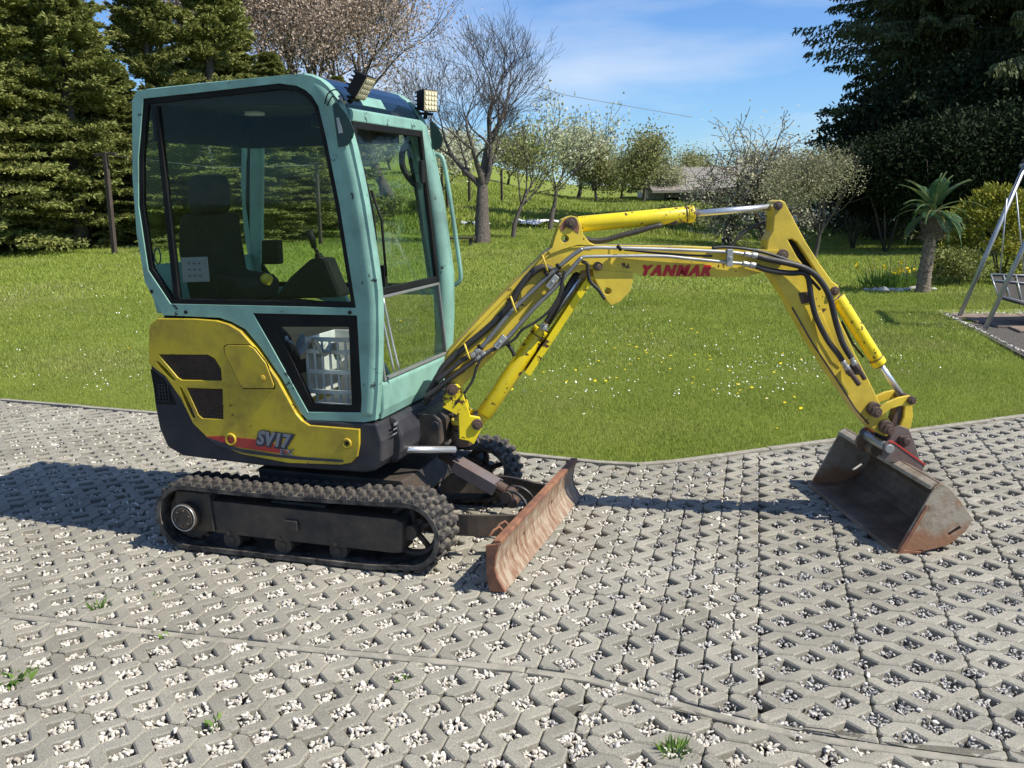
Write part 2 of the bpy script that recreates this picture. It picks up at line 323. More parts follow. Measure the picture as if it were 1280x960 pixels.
P = np.stack([np.stack([rr[:, None]*np.cos(a), rr[:, None]*np.sin(a)-3, np.full((5, 48), -.09)], -1)][0:1])[0]
P = np.concatenate([P, P[:, :1]], 1); grid_sheet('ground', P, M_['lawn'])
bp = [(-12, -9), (12, -9)]; xs = np.linspace(-12, 12, 97)
P = np.stack([np.stack([xs, np.full_like(xs, -9), np.full_like(xs, -.045)], -1), np.stack([xs, yat(KERB, xs), np.full_like(xs, -.045)], -1)])
bed = grid_sheet('paving_bed', P, M_['bed'])
# lawn fan
ks = []
for i in range(len(KERB)-1):
    n_ = max(2, int(np.hypot(*(KERB[i+1]-KERB[i]))/.25)); ks += [KERB[i]+(KERB[i+1]-KERB[i])*t for t in np.arange(n_)/n_]
ks = np.array(ks+[KERB[-1]]); t_ = np.linspace(0, 1, len(ks)); xk = np.interp(ks[:, 0], [-12, -4, 1.2, 5, 12], [0, .3, .55, .85, 1])
ang = np.radians(181-150*xk); far = np.stack([np.cos(ang)*700, np.sin(ang)*700], -1)
vv = np.linspace(0, 1, 90)[:, None, None]**3.2
XY = ks[None]*(1-vv)+far[None]*vv; Zl = zg(XY[..., 0], XY[..., 1])
Dl = (XY[..., 0]-CAM[0])*FH[0]+(XY[..., 1]-CAM[1])*FH[1]
lawn = grid_sheet('lawn', np.concatenate([XY, Zl[..., None]], -1), M_['lawn'])
def offs(L, d):
    L = np.asarray(L, float); T = np.gradient(L, axis=0); T /= np.linalg.norm(T, axis=1)[:, None]; return L+np.stack([-T[:, 1], T[:, 0]], -1)*d
def edge_stones(name, L, wd, z0, z1, mat, parent, step=1.0, kind=None):
    seg = np.r_[0, np.cumsum(np.hypot(*np.diff(L, axis=0).T))]; n_ = int(seg[-1]/step)
    for k in range(n_):
        s = np.linspace(k*step+.003, (k+1)*step-.003, 5); c = np.stack([np.interp(s, seg, L[:, 0]), np.interp(s, seg, L[:, 1])], -1)
        A, B = offs(c, wd/2), offs(c, -wd/2); mb = MB(); poly = [tuple(p) for p in A]+[tuple(p) for p in B[::-1]]
        dz = random.uniform(-.003, .003)
        mb.prism(poly, lambda x, y, d: (x, y, d+dz), z0, z1); mb.build(name, mat, parent, .004, seg=1)
kerb = empty('lawn_kerb'); kerb['kind'] = 'structure'
edge_stones('kerb_stone', offs(KERB[1:], -.005), .05, -.08, .012, M_['concrete_kerb'], kerb)
strip = empty('edging_strip'); strip['kind'] = 'structure'
edge_stones('edging_stone', STRIP[1:-1], .04, -.08, -.003, M_['edging'], strip)
pave = empty('pavement'); pave['kind'] = 'structure'
Pp, Q, H_ = .1875, .1, .056
def base_poly(mir):
    p, q, h, c = Pp, Q, H_, .014
    P = [(0, h), (h, 0), (p-h, 0), (p, h), (p+h, 0), (2*p-h, 0), (2*p, h), (2*p, q-c), (2*p-c, q), (1.5*p+h, q), (1.5*p, q-h), (1.5*p-h, q), (.5*p+h, q), (.5*p, q-h), (.5*p-h, q), (c, q), (0, q-c)]
    # end notch holes belong to four stones: keep the corner a blunt nose
    P = [(x-p, y-q/2) for x, y in P]
    return P if not mir else [(x, -y) for x, y in P][::-1]
def inset(P, d):
    P = np.asarray(P, float); n_ = len(P); out = []
    for i in range(n_):
        a, b, c = P[i-1], P[i], P[(i+1) % n_]; e1 = b-a; e2 = c-b
        l1, l2 = np.hypot(*e1), np.hypot(*e2)
        if l1 < 1e-6 or l2 < 1e-6: out.append(b); continue
        n1 = np.array([-e1[1], e1[0]])/l1; n2 = np.array([-e2[1], e2[0]])/l2; m = n1+n2; k = m@m
        out.append(b+m*(2*d/k if k > .35 else d*2.2) if k > 1e-3 else b)
    return np.array(out)
def area(P): x, y = np.asarray(P).T; return .5*float(np.sum(x*np.roll(y, -1)-np.roll(x, -1)*y))
def stone_geo(poly, thin=.0023, ch=.0055):
    A = inset(poly, thin); B = inset(poly, thin+ch); n_ = len(A)
    V = [(x, y, -.07) for x, y in A]+[(x, y, -ch) for x, y in A]+[(x, y, 0) for x, y in B]
    F = [(i, (i+1) % n_, n_+(i+1) % n_, n_+i) for i in range(n_)]+[(n_+i, n_+(i+1) % n_, 2*n_+(i+1) % n_, 2*n_+i) for i in range(n_)]+[tuple(range(2*n_, 3*n_))]
    return V, F
def clip(P, n, c):
    out = []; P = [np.array(p) for p in P]
    for i in range(len(P)):
        a, b = P[i-1], P[i]; da, db = a@n-c, b@n-c
        if (da > 0) != (db > 0): out.append(a+(b-a)*(da/(da-db)))
        if db > 0: out.append(b)
    return out
def linehp(a, b, side):
    "half plane to the left (side=1) or right of a->b"
    a, b = np.array(a, float), np.array(b, float); t = (b-a)/np.hypot(*(b-a)); n = np.array([-t[1], t[0]])*side; return n, a@n
BC = ((1.475, 1.2), (1.635, -1.34)); CD = ((2.035, 1.865), (2.2385, -1.37)); AA = ((1.64, -1.36), (1.72, -2.2))
zones = [dict(o=(1.635, -1.34), phi=93.6, hp=[linehp(*BC, -1)], up=True, g=0), dict(o=(1.635, -1.34), phi=93.6, hp=[linehp(*BC, 1), linehp(*CD, -1)], up=True, g=1),
         dict(o=(2.2385, -1.37), phi=3.6, hp=[linehp(*CD, 1)], up=True, g=1), dict(o=(-.106, -2.06), phi=94, hp=[linehp(*AA, -1)], up=False, g=0),
         dict(o=(1.72, -1.60), phi=-1.5, hp=[linehp(*AA, 1)], up=False, g=0)]
def inview(x, y, m=0):
    d = np.array([x, y, 0])-CAM; z = d@_F
    if z < .3: return False
    u, v = 640+FPX*(d@_R)/z, 480-FPX*(d@_U)/z
    return -m < u < 1280+m and 300 < v < 960+m
stones = []; holes = []
for zi, zn in enumerate(zones):
    o = np.array(zn['o']); a = math.radians(zn['phi']); e1 = np.array([math.cos(a), math.sin(a)]); e2 = np.array([-e1[1], e1[0]])
    def okz(p):
        y0 = yat(STRIP, p[0])
        if zn['up'] != (p[1] > y0): return False
        return all(p@n > c for n, c in zn['hp'])
    for i in range(-110, 111):
        for m in range(-30, 31):
            c = o+e1*((m*2+1)*Pp)+e2*((i+.5)*Q)
            if not (-7 < c[0] < 7 and -3.4 < c[1] < yat(KERB, c[0])+.25): continue
            if not inview(c[0], c[1], 260): continue
            mir = i % 2 == 1; bp_ = np.array(base_poly(mir)); W = c+bp_[:, :1]*e1+bp_[:, 1:]*e2
            hps = list(zn['hp']); x0 = c[0]
            ya, yb = yat(STRIP, x0-.15), yat(STRIP, x0+.15); n, cc = linehp((x0-.15, ya), (x0+.15, yb), 1 if zn['up'] else -1); hps.append((n, cc+.024))
            if zn['up'] and c[1] > 1:
                ya, yb = yat(KERB, x0-.1), yat(KERB, x0+.1); n, cc = linehp((x0-.1, ya), (x0+.1, yb), -1); hps.append((n, cc+.035))
            P_ = W; full = True; ok = True
            for n, cc in hps:
                d = np.asarray(P_)@n-cc
                if (d > 0).all(): continue
                full = False; P_ = clip(P_, n, cc)
                if len(P_) < 3: ok = False; break
            if not ok or (not full and area(P_) < .003): continue
            stones.append((c, a, mir, full, np.asarray(P_)))
    for i in range(-110, 111):
        for k in range(-60, 61):
            c = o+e1*(Pp*(k+(.5 if i % 2 else 0)))+e2*(i*Q)
            if -6 < c[0] < 7 and -3 < c[1] < yat(KERB, c[0])-.03 and okz(c) and inview(c[0], c[1], 80): holes.append((c[0], c[1], zn['g'] if not (zi == 1) else (random.random() < .6), a))
sdist = [float(np.hypot(s[0][0]-CAM[0], s[0][1]-CAM[1]))+(0 if inview(s[0][0], s[0][1], -5) else 50) for s in stones]
order = np.argsort(sdist); V1, F1 = stone_geo(base_poly(False)); V2, F2 = stone_geo(base_poly(True))
def me_of(V, F):
    me = bpy.data.meshes.new('paver'); me.from_pydata([tuple(map(float, v)) for v in V], [], F); me.materials.append(M_['concrete']); return me
mA, mB = me_of(V1, F1), me_of(V2, F2); rest = MB()
for rank, k in enumerate(order):
    c, a, mir, full, P_ = stones[k]; dz = random.gauss(0, .0018); da = random.gauss(0, .006); tx, ty = random.gauss(0, .006), random.gauss(0, .006)
    if full: V, F = (V2, F2) if mir else (V1, F1)
    else: V, F = stone_geo(P_-c); 
    if rank < 300:
        ob = link('paver', (mB if mir else mA) if full else me_of(V, F), pave); ob.location = (c[0], c[1], dz); ob.rotation_euler = (tx, ty, (a+da) if full else 0)
    else:
        R = Matrix.Rotation((a+da) if full else 0, 3, 'Z'); rest.add([(R@Vector(v))+Vector((c[0], c[1], dz+v[0]*tx+v[1]*ty)) for v in V], F)
ob = rest.build('paver_field', M_['concrete'], pave); ob['kind'] = 'stuff'
# gravel in the holes
def ico():
    t = (1+5**.5)/2; v = np.array([(-1, t, 0), (1, t, 0), (-1, -t, 0), (1, -t, 0), (0, -1, t), (0, 1, t), (0, -1, -t), (0, 1, -t), (t, 0, -1), (t, 0, 1), (-t, 0, -1), (-t, 0, 1)])/math.sqrt(1+t*t)
    f = np.array([(0, 11, 5), (0, 5, 1), (0, 1, 7), (0, 7, 10), (0, 10, 11), (1, 5, 9), (5, 11, 4), (11, 10, 2), (10, 7, 6), (7, 1, 8), (3, 9, 4), (3, 4, 2), (3, 2, 6), (3, 6, 8), (3, 8, 9), (4, 9, 5), (2, 4, 11), (6, 2, 10), (8, 6, 7), (9, 8, 1)]); return v, f
def pebbles(name, pts, size, mat, octa=False, flat=.6):
    if octa: v = np.array([(1, 0, 0), (-1, 0, 0), (0, 1, 0), (0, -1, 0), (0, 0, 1), (0, 0, -1.)]); f = np.array([(0, 2, 4), (2, 1, 4), (1, 3, 4), (3, 0, 4)])
    else: v, f = ico()
    n_ = len(pts); V = v[None]*(1+RNG.uniform(-.28, .28, (n_, len(v), 1))); sx = size[:, None, None]*RNG.uniform([.8, .45, .35], [1.25, .9, flat], (n_, 1, 3)); V = V*sx
    q = RNG.normal(size=(n_, 4)); q[:, 1:3] *= .45; q /= np.linalg.norm(q, axis=1)[:, None]; w_, x, y, z = q.T
    R = np.stack([1-2*(y*y+z*z), 2*(x*y-z*w_), 2*(x*z+y*w_), 2*(x*y+z*w_), 1-2*(x*x+z*z), 2*(y*z-x*w_), 2*(x*z-y*w_), 2*(y*z+x*w_), 1-2*(x*x+y*y)], -1).reshape(-1, 3, 3)
    V = np.einsum('nij,nkj->nki', R, V)+pts[:, None]; F = f[None]+(np.arange(n_)*len(v))[:, None, None]
    o = link(name, npmesh(name, V.reshape(-1, 3), F.reshape(-1, 3), mat), None); o['kind'] = 'stuff'; return o
pw, pg = [], []
for (x, y, g, a) in holes:
    d = math.hypot(x-CAM[0], y-CAM[1]); n_ = 42 if d < 4.5 else (24 if d < 6 else 14)
    r = RNG.uniform(-1, 1, (n_, 2)); s = .045*np.stack([(r[:, 0]+r[:, 1])/1.0, (r[:, 0]-r[:, 1])/1.0], -1)*.62*1.0
    L = (pg if g else pw); zz = -.018+RNG.uniform(-.007, .006)
    ca, sa = math.cos(a), math.sin(a)
    for k in range(n_): L.append((x+ca*s[k, 0]-sa*s[k, 1], y+sa*s[k, 0]+ca*s[k, 1], zz+RNG.uniform(-.008, .010), d))
for k in range(1500):
    x = RNG.uniform(-1.2, 3.2); y = yat(STRIP, x)+RNG.choice([-1, 1])*RNG.uniform(.025, .06); pw.append((x, y, -.022+RNG.uniform(-.01, .008), 3.5))
for k in range(260):
    x, y = RNG.uniform(-1.6, 3.6), RNG.uniform(-2.1, 1.0); pw.append((x, y, .004, 3.5))
for nm, L, m_ in (('white_gravel', pw, M_['peb_white']), ('grey_gravel', pg, M_['peb_grey'])):
    L = np.array(L); nr = L[:, 3] < 5.2; fine = .78 if nm == 'grey_gravel' else 1
    pebbles(nm, L[nr, :3], RNG.uniform(.007, .0135, nr.sum())*fine*(1+.0*L[nr, 3]), m_)
    if (~nr).any(): pebbles(nm, L[~nr, :3], RNG.uniform(.010, .017, (~nr).sum()), m_, octa=True)
# ------------------------------------------------------------------ grass
def blades(n_, Dr, h, wd, umin=-330, umax=1420):
    D = RNG.uniform(Dr[0]**2, Dr[1]**2, n_)**.5; u = RNG.uniform(umin, umax, n_); b = (u-640)/FPX/math.cos(PITCH)
    x = CAM[0]+FH[0]*D+RH[0]*b*D; y = CAM[1]+FH[1]*D+RH[1]*b*D; k = y > yat(KERB, x)+.035; x, y = x[k], y[k]
    k = ~inpoly(x, y, PATIO); x, y = x[k], y[k]
    z = zg(x, y); m = len(x)
    tuft = (np.sin(x*1.7+np.sin(y*1.1)*2)*np.sin(y*1.9+np.sin(x*.8)*1.5)*.25+1)
    an = RNG.uniform(0, 2*math.pi, m); hh = h*RNG.uniform(.45, 1.25, m)*tuft; ln = RNG.uniform(.1, .75, m)*hh; la = RNG.uniform(0, 2*math.pi, m)
    wx, wy = np.cos(an)*wd/2, np.sin(an)*wd/2
    A = np.stack([x-wx, y-wy, z-.004], -1); B = np.stack([x+wx, y+wy, z-.004], -1); Cc = np.stack([x+np.cos(la)*ln, y+np.sin(la)*ln, z+hh], -1)
    return np.stack([A, B, Cc], 1).reshape(-1, 3)
def inpoly(x, y, P):
    ins = np.zeros(len(x), bool); n_ = len(P)
    for i in range(n_):
        x1, y1 = P[i]; x2, y2 = P[(i+1) % n_]; c = ((y1 > y) != (y2 > y)) & (x < (x2-x1)*(y-y1)/(y2-y1+1e-12)+x1); ins ^= c
    return ins
PATIO = [tuple(Z(u, v, .02)[:2]) for u, v in ((1166, 391), (1330, 389), (1700, 400), (1700, 600), (1400, 500), (1280, 443), (1230, 418), (1196, 403))]
G_ = [blades(440000, (5.6, 9.5), .026, .0045), blades(370000, (9.5, 15), .036, .0085), blades(240000, (15, 27), .05, .018), blades(90000, (27, 60), .12, .05)]
Vg = np.concatenate(G_); o = link('grass', npmesh('grass', Vg, np.arange(len(Vg)).reshape(-1, 3), M_['grass'])); o['kind'] = 'stuff'
def discs(name, pts, r, mat, tilt=.5):
    n_ = len(pts); a = np.arange(6)*math.pi/3; V = np.stack([np.cos(a), np.sin(a), 0*a], -1)[None]*r[:, None, None]; t = RNG.normal(0, tilt, (n_, 2))
    V = V.repeat(1, 0); V[..., 2] = V[..., 0]*t[:, :1]+V[..., 1]*t[:, 1:]; V = V+pts[:, None]; F = np.arange(n_*6).reshape(-1, 6)
    o = link(name, npmesh(name, V.reshape(-1, 3), F, mat)); o['kind'] = 'stuff'; return o
def flowers(n_, Dr, umin, umax, h, cl):
    m = max(4, n_//cl); D = RNG.uniform(*Dr, m); u = RNG.uniform(umin, umax, m); i = RNG.integers(0, m, n_); D = D[i]+RNG.normal(0, .35, n_); b = (u[i]-640)/FPX+RNG.normal(0, .03, n_)
    x = CAM[0]+FH[0]*D+RH[0]*b*D; y = CAM[1]+FH[1]*D+RH[1]*b*D; k = (y > yat(KERB, x)+.3) & ~inpoly(x, y, PATIO); x, y = x[k], y[k]
    return np.stack([x, y, zg(x, y)+h*RNG.uniform(.7, 1.2, len(x))], -1)
p_ = np.concatenate([flowers(500, (8.3, 20), -40, 1300, .03, 14), flowers(380, (8.2, 12), 650, 1180, .03, 22), flowers(240, (9, 16), -20, 220, .03, 24)]); discs('daisies', p_, RNG.uniform(.005, .0085, len(p_)), M_['daisy'])
p_ = np.concatenate([flowers(90, (7.4, 12), 640, 1060, .045, 5), flowers(25, (8, 14), -20, 640, .05, 4)]); discs('dandelions', p_, RNG.uniform(.009, .016, len(p_)), M_['dandelion'], .25)
# ================================================================== EXCAVATOR
ex = tag(empty('mini_excavator', (0, 0, 0)), 'yellow and teal mini excavator with its bucket lowered on the gravel-filled paving', 'excavator')
sd_ = lambda a, b, d: (a, d, b)                 # side profile (x, z) at lateral position d
def side_prism(mb, poly, y0, y1, holes=()): return mb.prism(poly, sd_, y0, y1, holes)
YN = -.49
# ---- tracks
TL, TH_, TW = 1.57, .345, .225
def track_path(n_=61):
    "centre points and tangents along the belt; rear wheel 0.172, front 0.165 set slightly higher"
    r1, r2 = .172, .168; x1, x2 = -TL/2+r1+.012, TL/2-r2-.012; z1, z2 = r1+.006, r2+.022; pts = []
    for k in range(400):
        s = k/400*4
        if s < 1: pts.append((x1+(x2-x1)*s, .0+(.016)*ss(.82, 1, s)+.006))
        elif s < 2: a = -math.pi/2+math.pi*(s-1); pts.append((x2+r2*math.cos(a), z2+r2*math.sin(a)))
        elif s < 3: pts.append((x2+(x1-x2)*(s-2), z2+r2+(z1+r1-z2-r2)*(s-2)-.010*math.sin(math.pi*(s-2))))
        else: a = math.pi/2+math.pi*(s-3); pts.append((x1+r1*math.cos(a), z1+r1*math.sin(a)))
    P = np.array(pts+[pts[0]]); L = np.r_[0, np.cumsum(np.hypot(*np.diff(P, axis=0).T))]; s = np.linspace(0, L[-1], n_+1)[:-1]
    Q_ = np.stack([np.interp(s, L, P[:, 0]), np.interp(s, L, P[:, 1])], -1); T = np.roll(Q_, -1, 0)-np.roll(Q_, 1, 0); T /= np.linalg.norm(T, axis=1)[:, None]; return Q_, T
def lug_mesh(outer):
    wy = .118; mb = MB(); l, h = .040, .022; s = 1 if outer else -1
    b = [(-l/2, -wy/2), (l/2, -wy/2), (l/2-.006, wy/2), (-l/2-.006, wy/2)]; t = [(-l/2+.007, -wy/2+.008), (l/2-.009, -wy/2+.008), (l/2-.013, wy/2-.012), (-l/2+.004, wy/2-.012)]
    b = [(x, y*s) for x, y in b]; t = [(x, y*s) for x, y in t]
    V = [(x, y, -.004) for x, y in b]+[(x, y, h) for x, y in t]; mb.add(V, [(0, 1, 5, 4), (1, 2, 6, 5), (2, 3, 7, 6), (3, 0, 4, 7), (4, 5, 6, 7)])
    me = bpy.data.meshes.new('tread_lug'); me.from_pydata(mb.v, [], mb.f); me.materials.append(M_['track'])
    bm = bmesh.new(); bm.from_mesh(me); bmesh.ops.recalc_face_normals(bm, faces=bm.faces); bmesh.ops.bevel(bm, geom=bm.edges[:], offset=.0025, segments=1, affect='EDGES'); bm.to_mesh(me); bm.free(); return me
lugO, lugI = lug_mesh(True), lug_mesh(False)
def track(yo, side):
    "yo outer face, side -1 near, 1 far"
    yi = yo-side*TW; Qp, T = track_path(122); mb = MB(); n_ = len(Qp); th = .022; Nn = np.stack([T[:, 1], -T[:, 0]], -1)
    V = []
    for i in range(n_):
        for (o_, yy) in ((0, yo), (0, yi), (-th, yi), (-th, yo)): p = Qp[i]+Nn[i]*(o_-.004); V.append((p[0], yy, p[1]))
    F = [(4*i+k, 4*i+(k+1) % 4, 4*((i+1) % n_)+(k+1) % 4, 4*((i+1) % n_)+k) for i in range(n_) for k in range(4)]
    mb.add(V, F); tr = mb.build('rubber_track', M_['track'], ex)
    Ql, Tl = track_path(61); Ql2, Tl2 = track_path(122)
    for i in range(61):
        for row in (0, 1):
            j = (2*i+row) % 122; p, t = Ql2[j], Tl2[j]; nn = Vector((t[1], 0, -t[0])); tt = Vector((t[0], 0, t[1])); yy = Vector((0, 1, 0))
            R = Matrix((tt, nn.cross(tt), nn)).transposed(); outer = row == 0
            c = Vector((p[0], (yo-side*.060) if outer else (yo-side*.166), p[1]))-nn*.006
            ob = link('tread_lug', lugO if (outer == (side < 0)) else lugI, tr); ob.matrix_local = Matrix.Translation(c)@R.to_4x4()
            if random.random() < .35: ob.scale = (1, 1, random.uniform(.85, 1))
    # frame beam, hubs, rollers
    y0, y1 = yo-side*.015, yo-side*.15
    mb = MB(); side_prism(mb, [(-.45, .275), (.55, .265), (.585, .25), (.575, .105), (.52, .098), (-.43, .108)], y0, y1); fr = mb.build('track_frame', M_['steel_dark'], ex, .006)
    mb = MB(); side_prism(mb, [(-.68, .30), (-.46, .30), (-.43, .21), (-.44, .10), (-.56, .10), (-.70, .14)], y0+side*-.03, y1); mb.build('final_drive_plate', M_['steel_dark'], fr, .006)
    mb = MB().box((.0, y0+side*.006, .19), (.07, .02, .05)); side_prism(mb, [(-.462, .30), (-.447, .30), (-.435, .12), (-.45, .12)], y0+side*.01, y0-side*.02); mb.build('grease_cover', M_['steel_dark'], fr, .004)
    mb = MB().cyl((-.605, yo+side*.004, .178), (-.605, yi, .178), .072, 28); mb.cyl((-.605, yo+side*.012, .178), (-.605, yo, .178), .055, 28); mb.cyl((-.605, yo-side*.06, .178), (-.605, yo-side*.16, .178), .125, 28)
    for k in range(6): a = k*math.pi/3+.3; mb.cyl((-.605+.04*math.cos(a), yo+side*.02, .178+.04*math.sin(a)), (-.605+.04*math.cos(a), yo+side*.01, .178+.04*math.sin(a)), .007, 6)
    mb.build('drive_sprocket', M_['steel_dark'], ex, .003)
    mb = MB().tube([(-.605+.066*math.cos(a), yo+side*.006, .178+.066*math.sin(a)) for a in np.linspace(0, 2*math.pi, 25)], .004, 6, caps=False); mb.build('hub_ring', M_['zinc'], ex)
    mb = MB()
    for k in range(18): a = k*math.pi/9; mb.box((-.605+.128*math.cos(a), yo-side*.11, .178+.128*math.sin(a)), (.02, .05, .022), Matrix.Rotation(-a, 3, 'Y'))
    mb.build('sprocket_teeth', M_['greasy'], ex)
    mb = MB().tube([(.60+.12*math.cos(a), yo-side*.112, .19+.12*math.sin(a)) for a in np.linspace(0, 2*math.pi, 33)], .018, 8, caps=False)
    for k in range(5): a = k*2*math.pi/5+.4; mb.cyl((.60, yo-side*.112, .19), (.60+.115*math.cos(a), yo-side*.112, .19+.115*math.sin(a)), .014, 6)
    mb.cyl((.60, yo-side*.05, .19), (.60, yo-side*.16, .19), .035, 16); mb.build('idler_wheel', M_['steel_dark'], ex)
    for x in (-.36, -.07, .23):
        mb = MB().cyl((x, yo-side*.035, .072), (x, yo-side*.075, .072), .048, 20).cyl((x, yo-side*.14, .072), (x, yo-side*.18, .072), .048, 20).cyl((x, yo-side*.03, .072), (x, yo-side*.19, .072), .02, 10); mb.build('track_roller', M_['steel_dark'], ex, .003)
        mb = MB().cyl((x-.0, yo-side*.008, .115), (x, yo-side*.02, .115), .009, 6); mb.build('bolt', M_['greasy'], fr)
track(-.632, -1); track(.632, 1)
# ---- undercarriage
mb = MB(); side_prism(mb, [(-.34, .19), (.40, .19), (.50, .24), (.46, .36), (-.36, .37)], -.33, .33); mb.box((0, -.44, .24), (.30, .24, .09)); mb.box((0, .44, .24), (.30, .24, .09)); mb.build('undercarriage_frame', M_['steel_dark'], ex, .01)
MB().cyl((0, 0, .36), (0, 0, .44), .27, 40).cyl((0, 0, .385), (0, 0, .41), .30, 40).build('slewing_ring', M_['greasy'], ex)
# ---- dozer blade
ye = .703; prof = [(624, 683), (619.5, 697), (618, 712), (621, 724), (626.5, 734), (632, 743)]
fr_ = [tuple(Y(u, v, -ye)[[0, 2]]) for u, v in prof]; z0 = min(p[1] for p in fr_); fr_ = [(x, z-z0+.006) for x, z in fr_]
bk = [(x-.028, z) for x, z in fr_][::-1]; bk[0] = (fr_[-1][0]-.012, fr_[-1][1])
def arc_blade(yy): return 0
mb = MB(); side_prism(mb, fr_+bk, -ye+.004, ye-.004); bl = mb.build('dozer_blade', M_['rust'], ex, .003)
mb = MB(); t_ = fr_[0]; mb.box((t_[0]-.012, 0, t_[1]+.004), (.038, 2*ye-.01, .022)); mb.build('blade_top_edge', M_['rust_edge'], bl, .005)
for s_ in (-1, 1):
    P_ = [(fr_[0][0]+.004, fr_[0][1]+.004)]+[(x+.003, z) for x, z in fr_[1:]]+[(1.035, .004), (1.022, .06), (1.022, fr_[0][1]-.01)]
    mb = MB(); side_prism(mb, P_, s_*(ye-.012), s_*(ye+.006)); mb.build('blade_end_plate', M_['greasy'] if s_ > 0 else M_['rust_edge'], bl, .003)
mb = MB()
for yy in (-.30, .30): side_prism(mb, [(1.00, .03), (1.045, .03), (1.035, .16), (1.02, .19), (1.00, .18)], yy-.01, yy+.01)
for k, yy in enumerate((-.50, -.42)): mb.tube([(1.05, yy, .2), (1.02, yy-.01, .235), (1.0, yy-.03, .225), (.985, yy-.05, .20)], .007, 6)
mb.build('blade_bracket', M_['rust_edge'], bl, .003)
for s_ in (-1, 1):
    c = cr_path([(.42, s_*.26, .17), (.60, s_*.33, .165), (.80, s_*.33, .165), (.98, s_*.27, .16), (1.06, s_*.25, .16)], 4); mb = MB(); V = []
    for p in c:
        for (dy, dz) in ((-.011, -.055), (.011, -.055), (.011, .05), (-.011, .05)): V.append((p[0], p[1]+dy, p[2]+dz))
    n_ = len(c); mb.add(V, [(4*i+k, 4*i+(k+1) % 4, 4*i+4+(k+1) % 4, 4*i+4+k) for i in range(n_-1) for k in range(4)]+[(0, 1, 2, 3), tuple(4*(n_-1)+k for k in (3, 2, 1, 0))]); mb.build('blade_arm', M_['steel_dark'], ex)
pA, pB = Y(578, 582, 0.0), Y(632, 613, 0.0)
MB().cyl(pA-(pB-pA)*.5, pB, .030, 18).build('blade_cylinder', M_['greasy'], ex)
d_ = Vector(pB-pA).normalized(); R_ = d_.to_track_quat('X', 'Z').to_matrix(); c_ = (pA*.62+pB*.38)+np.array([0, 0, .035])
MB().box(c_-np.array([.0, .03, 0]), (.25, .10, .006), R_).box(c_-np.array([.0, .08, .03]), (.25, .006, .062), R_).box(c_-np.array([0, -.02, .03]), (.25, .006, .062), R_).build('cylinder_guard', M_['coupler'], ex, .002)
MB().cyl((1.0, -.135, .135), (1.0, .115, .135), .034, 20).cyl((1.0, -.15, .135), (1.0, -.135, .135), .020, 12).build('cross_tube', M_['greasy'], ex, .003)
for yy in (-.045, .045): MB().tube(cr_path([(.90, yy, .255), (.955, yy, .25), (1.0, yy*1.2, .215), (1.02, yy*1.4, .17)], 3), .009, 6).build('blade_hose', M_['hose'], ex)
MB().cyl((.905, -.06, .225), (.905, .06, .225), .032, 16).cyl((.93, -.055, .195), (.93, .055, .195), .026, 16).build('cylinder_pin', M_['greasy'], ex, .002)
# ---- lower body of the upper structure
dk = [(-.833, .719), (-.818, .59), (-.779, .495), (-.691, .454), (-.243, .434), (.334, .438), (.395, .452), (.425, .49), (.428, .60), (.408, .686), (-.80, .69), (-.838, .92)]
dk2 = [(-.838, .95), (-.833, .719), (-.818, .59), (-.779, .495), (-.691, .454), (-.243, .434), (.334, .438), (.395, .452), (.43, .50), (.436, .60), (.412, .684)]
mb = MB(); side_prism(mb, dk2+[(-.60, .684), (-.75, .90)], YN, .49); body = mb.build('lower_body_shroud', M_['plastic'], ex, .022, seg=3)
mb = MB(); side_prism(mb, [(-.836, .90), (-.818, .72), (-.70, .72), (-.715, .76), (-.76, .85)], YN-.004, YN+.01); mb.build('rear_vent', M_['black'], body, .002)
mb = MB()
for k in range(6): mb.box((-.775+.006*k*0, YN-.006, .74+.017*k), (.07-.006*k, .006, .004))
for k in range(4): mb.box((-.79+.018*k, YN-.0065, .78), (.004, .006, .09))
mb.build('rear_vent_grille', M_['plastic'], body)
# front plastic nose and dark mounting box
mb = MB(); side_prism(mb, [(.40, .45), (.45, .46), (.475, .52), (.478, .60), (.455, .685), (.40, .69)], -.36, .36); mb.build('front_nose', M_['plastic'], ex, .02)
mb = MB(); side_prism(mb, [(.44, .47), (.565, .48), (.59, .51), (.59, .625), (.56, .655), (.44, .655)], -.13, .16); mb.build('boom_mount', M_['steel_dark'], ex, .01)
mb = MB().cyl((.56, -.14, .60), (.56, -.128, .60), .022, 18); mb.build('mount_plug', M_['plastic'], ex, .003)
mb = MB(); a_ = Y(483, 562, -.33); b_ = Y(569, 562, -.09); mb.cyl(a_, b_, .0175, 20); mb.build('swing_cylinder_rod', M_['chrome'], ex)
mb = MB(); mb.cyl(a_-(b_-a_)*.5, a_, .038, 20); mb.cyl(a_, a_+(b_-a_)*.03, .042, 20); mb.build('swing_cylinder_barrel', M_['plastic'], ex, .004)
mb = MB()
for k, (u, w_) in enumerate(((487, 7), (484, 12), (486, 9))):
    p = Y(487, 531+6*k, -.40); mb.box((p[0]+.02, -.37, p[2]), (.002, .05+.012*k, .006 if k else .012))
mb.build('moulded_lettering', M_['decal_grey'], ex)
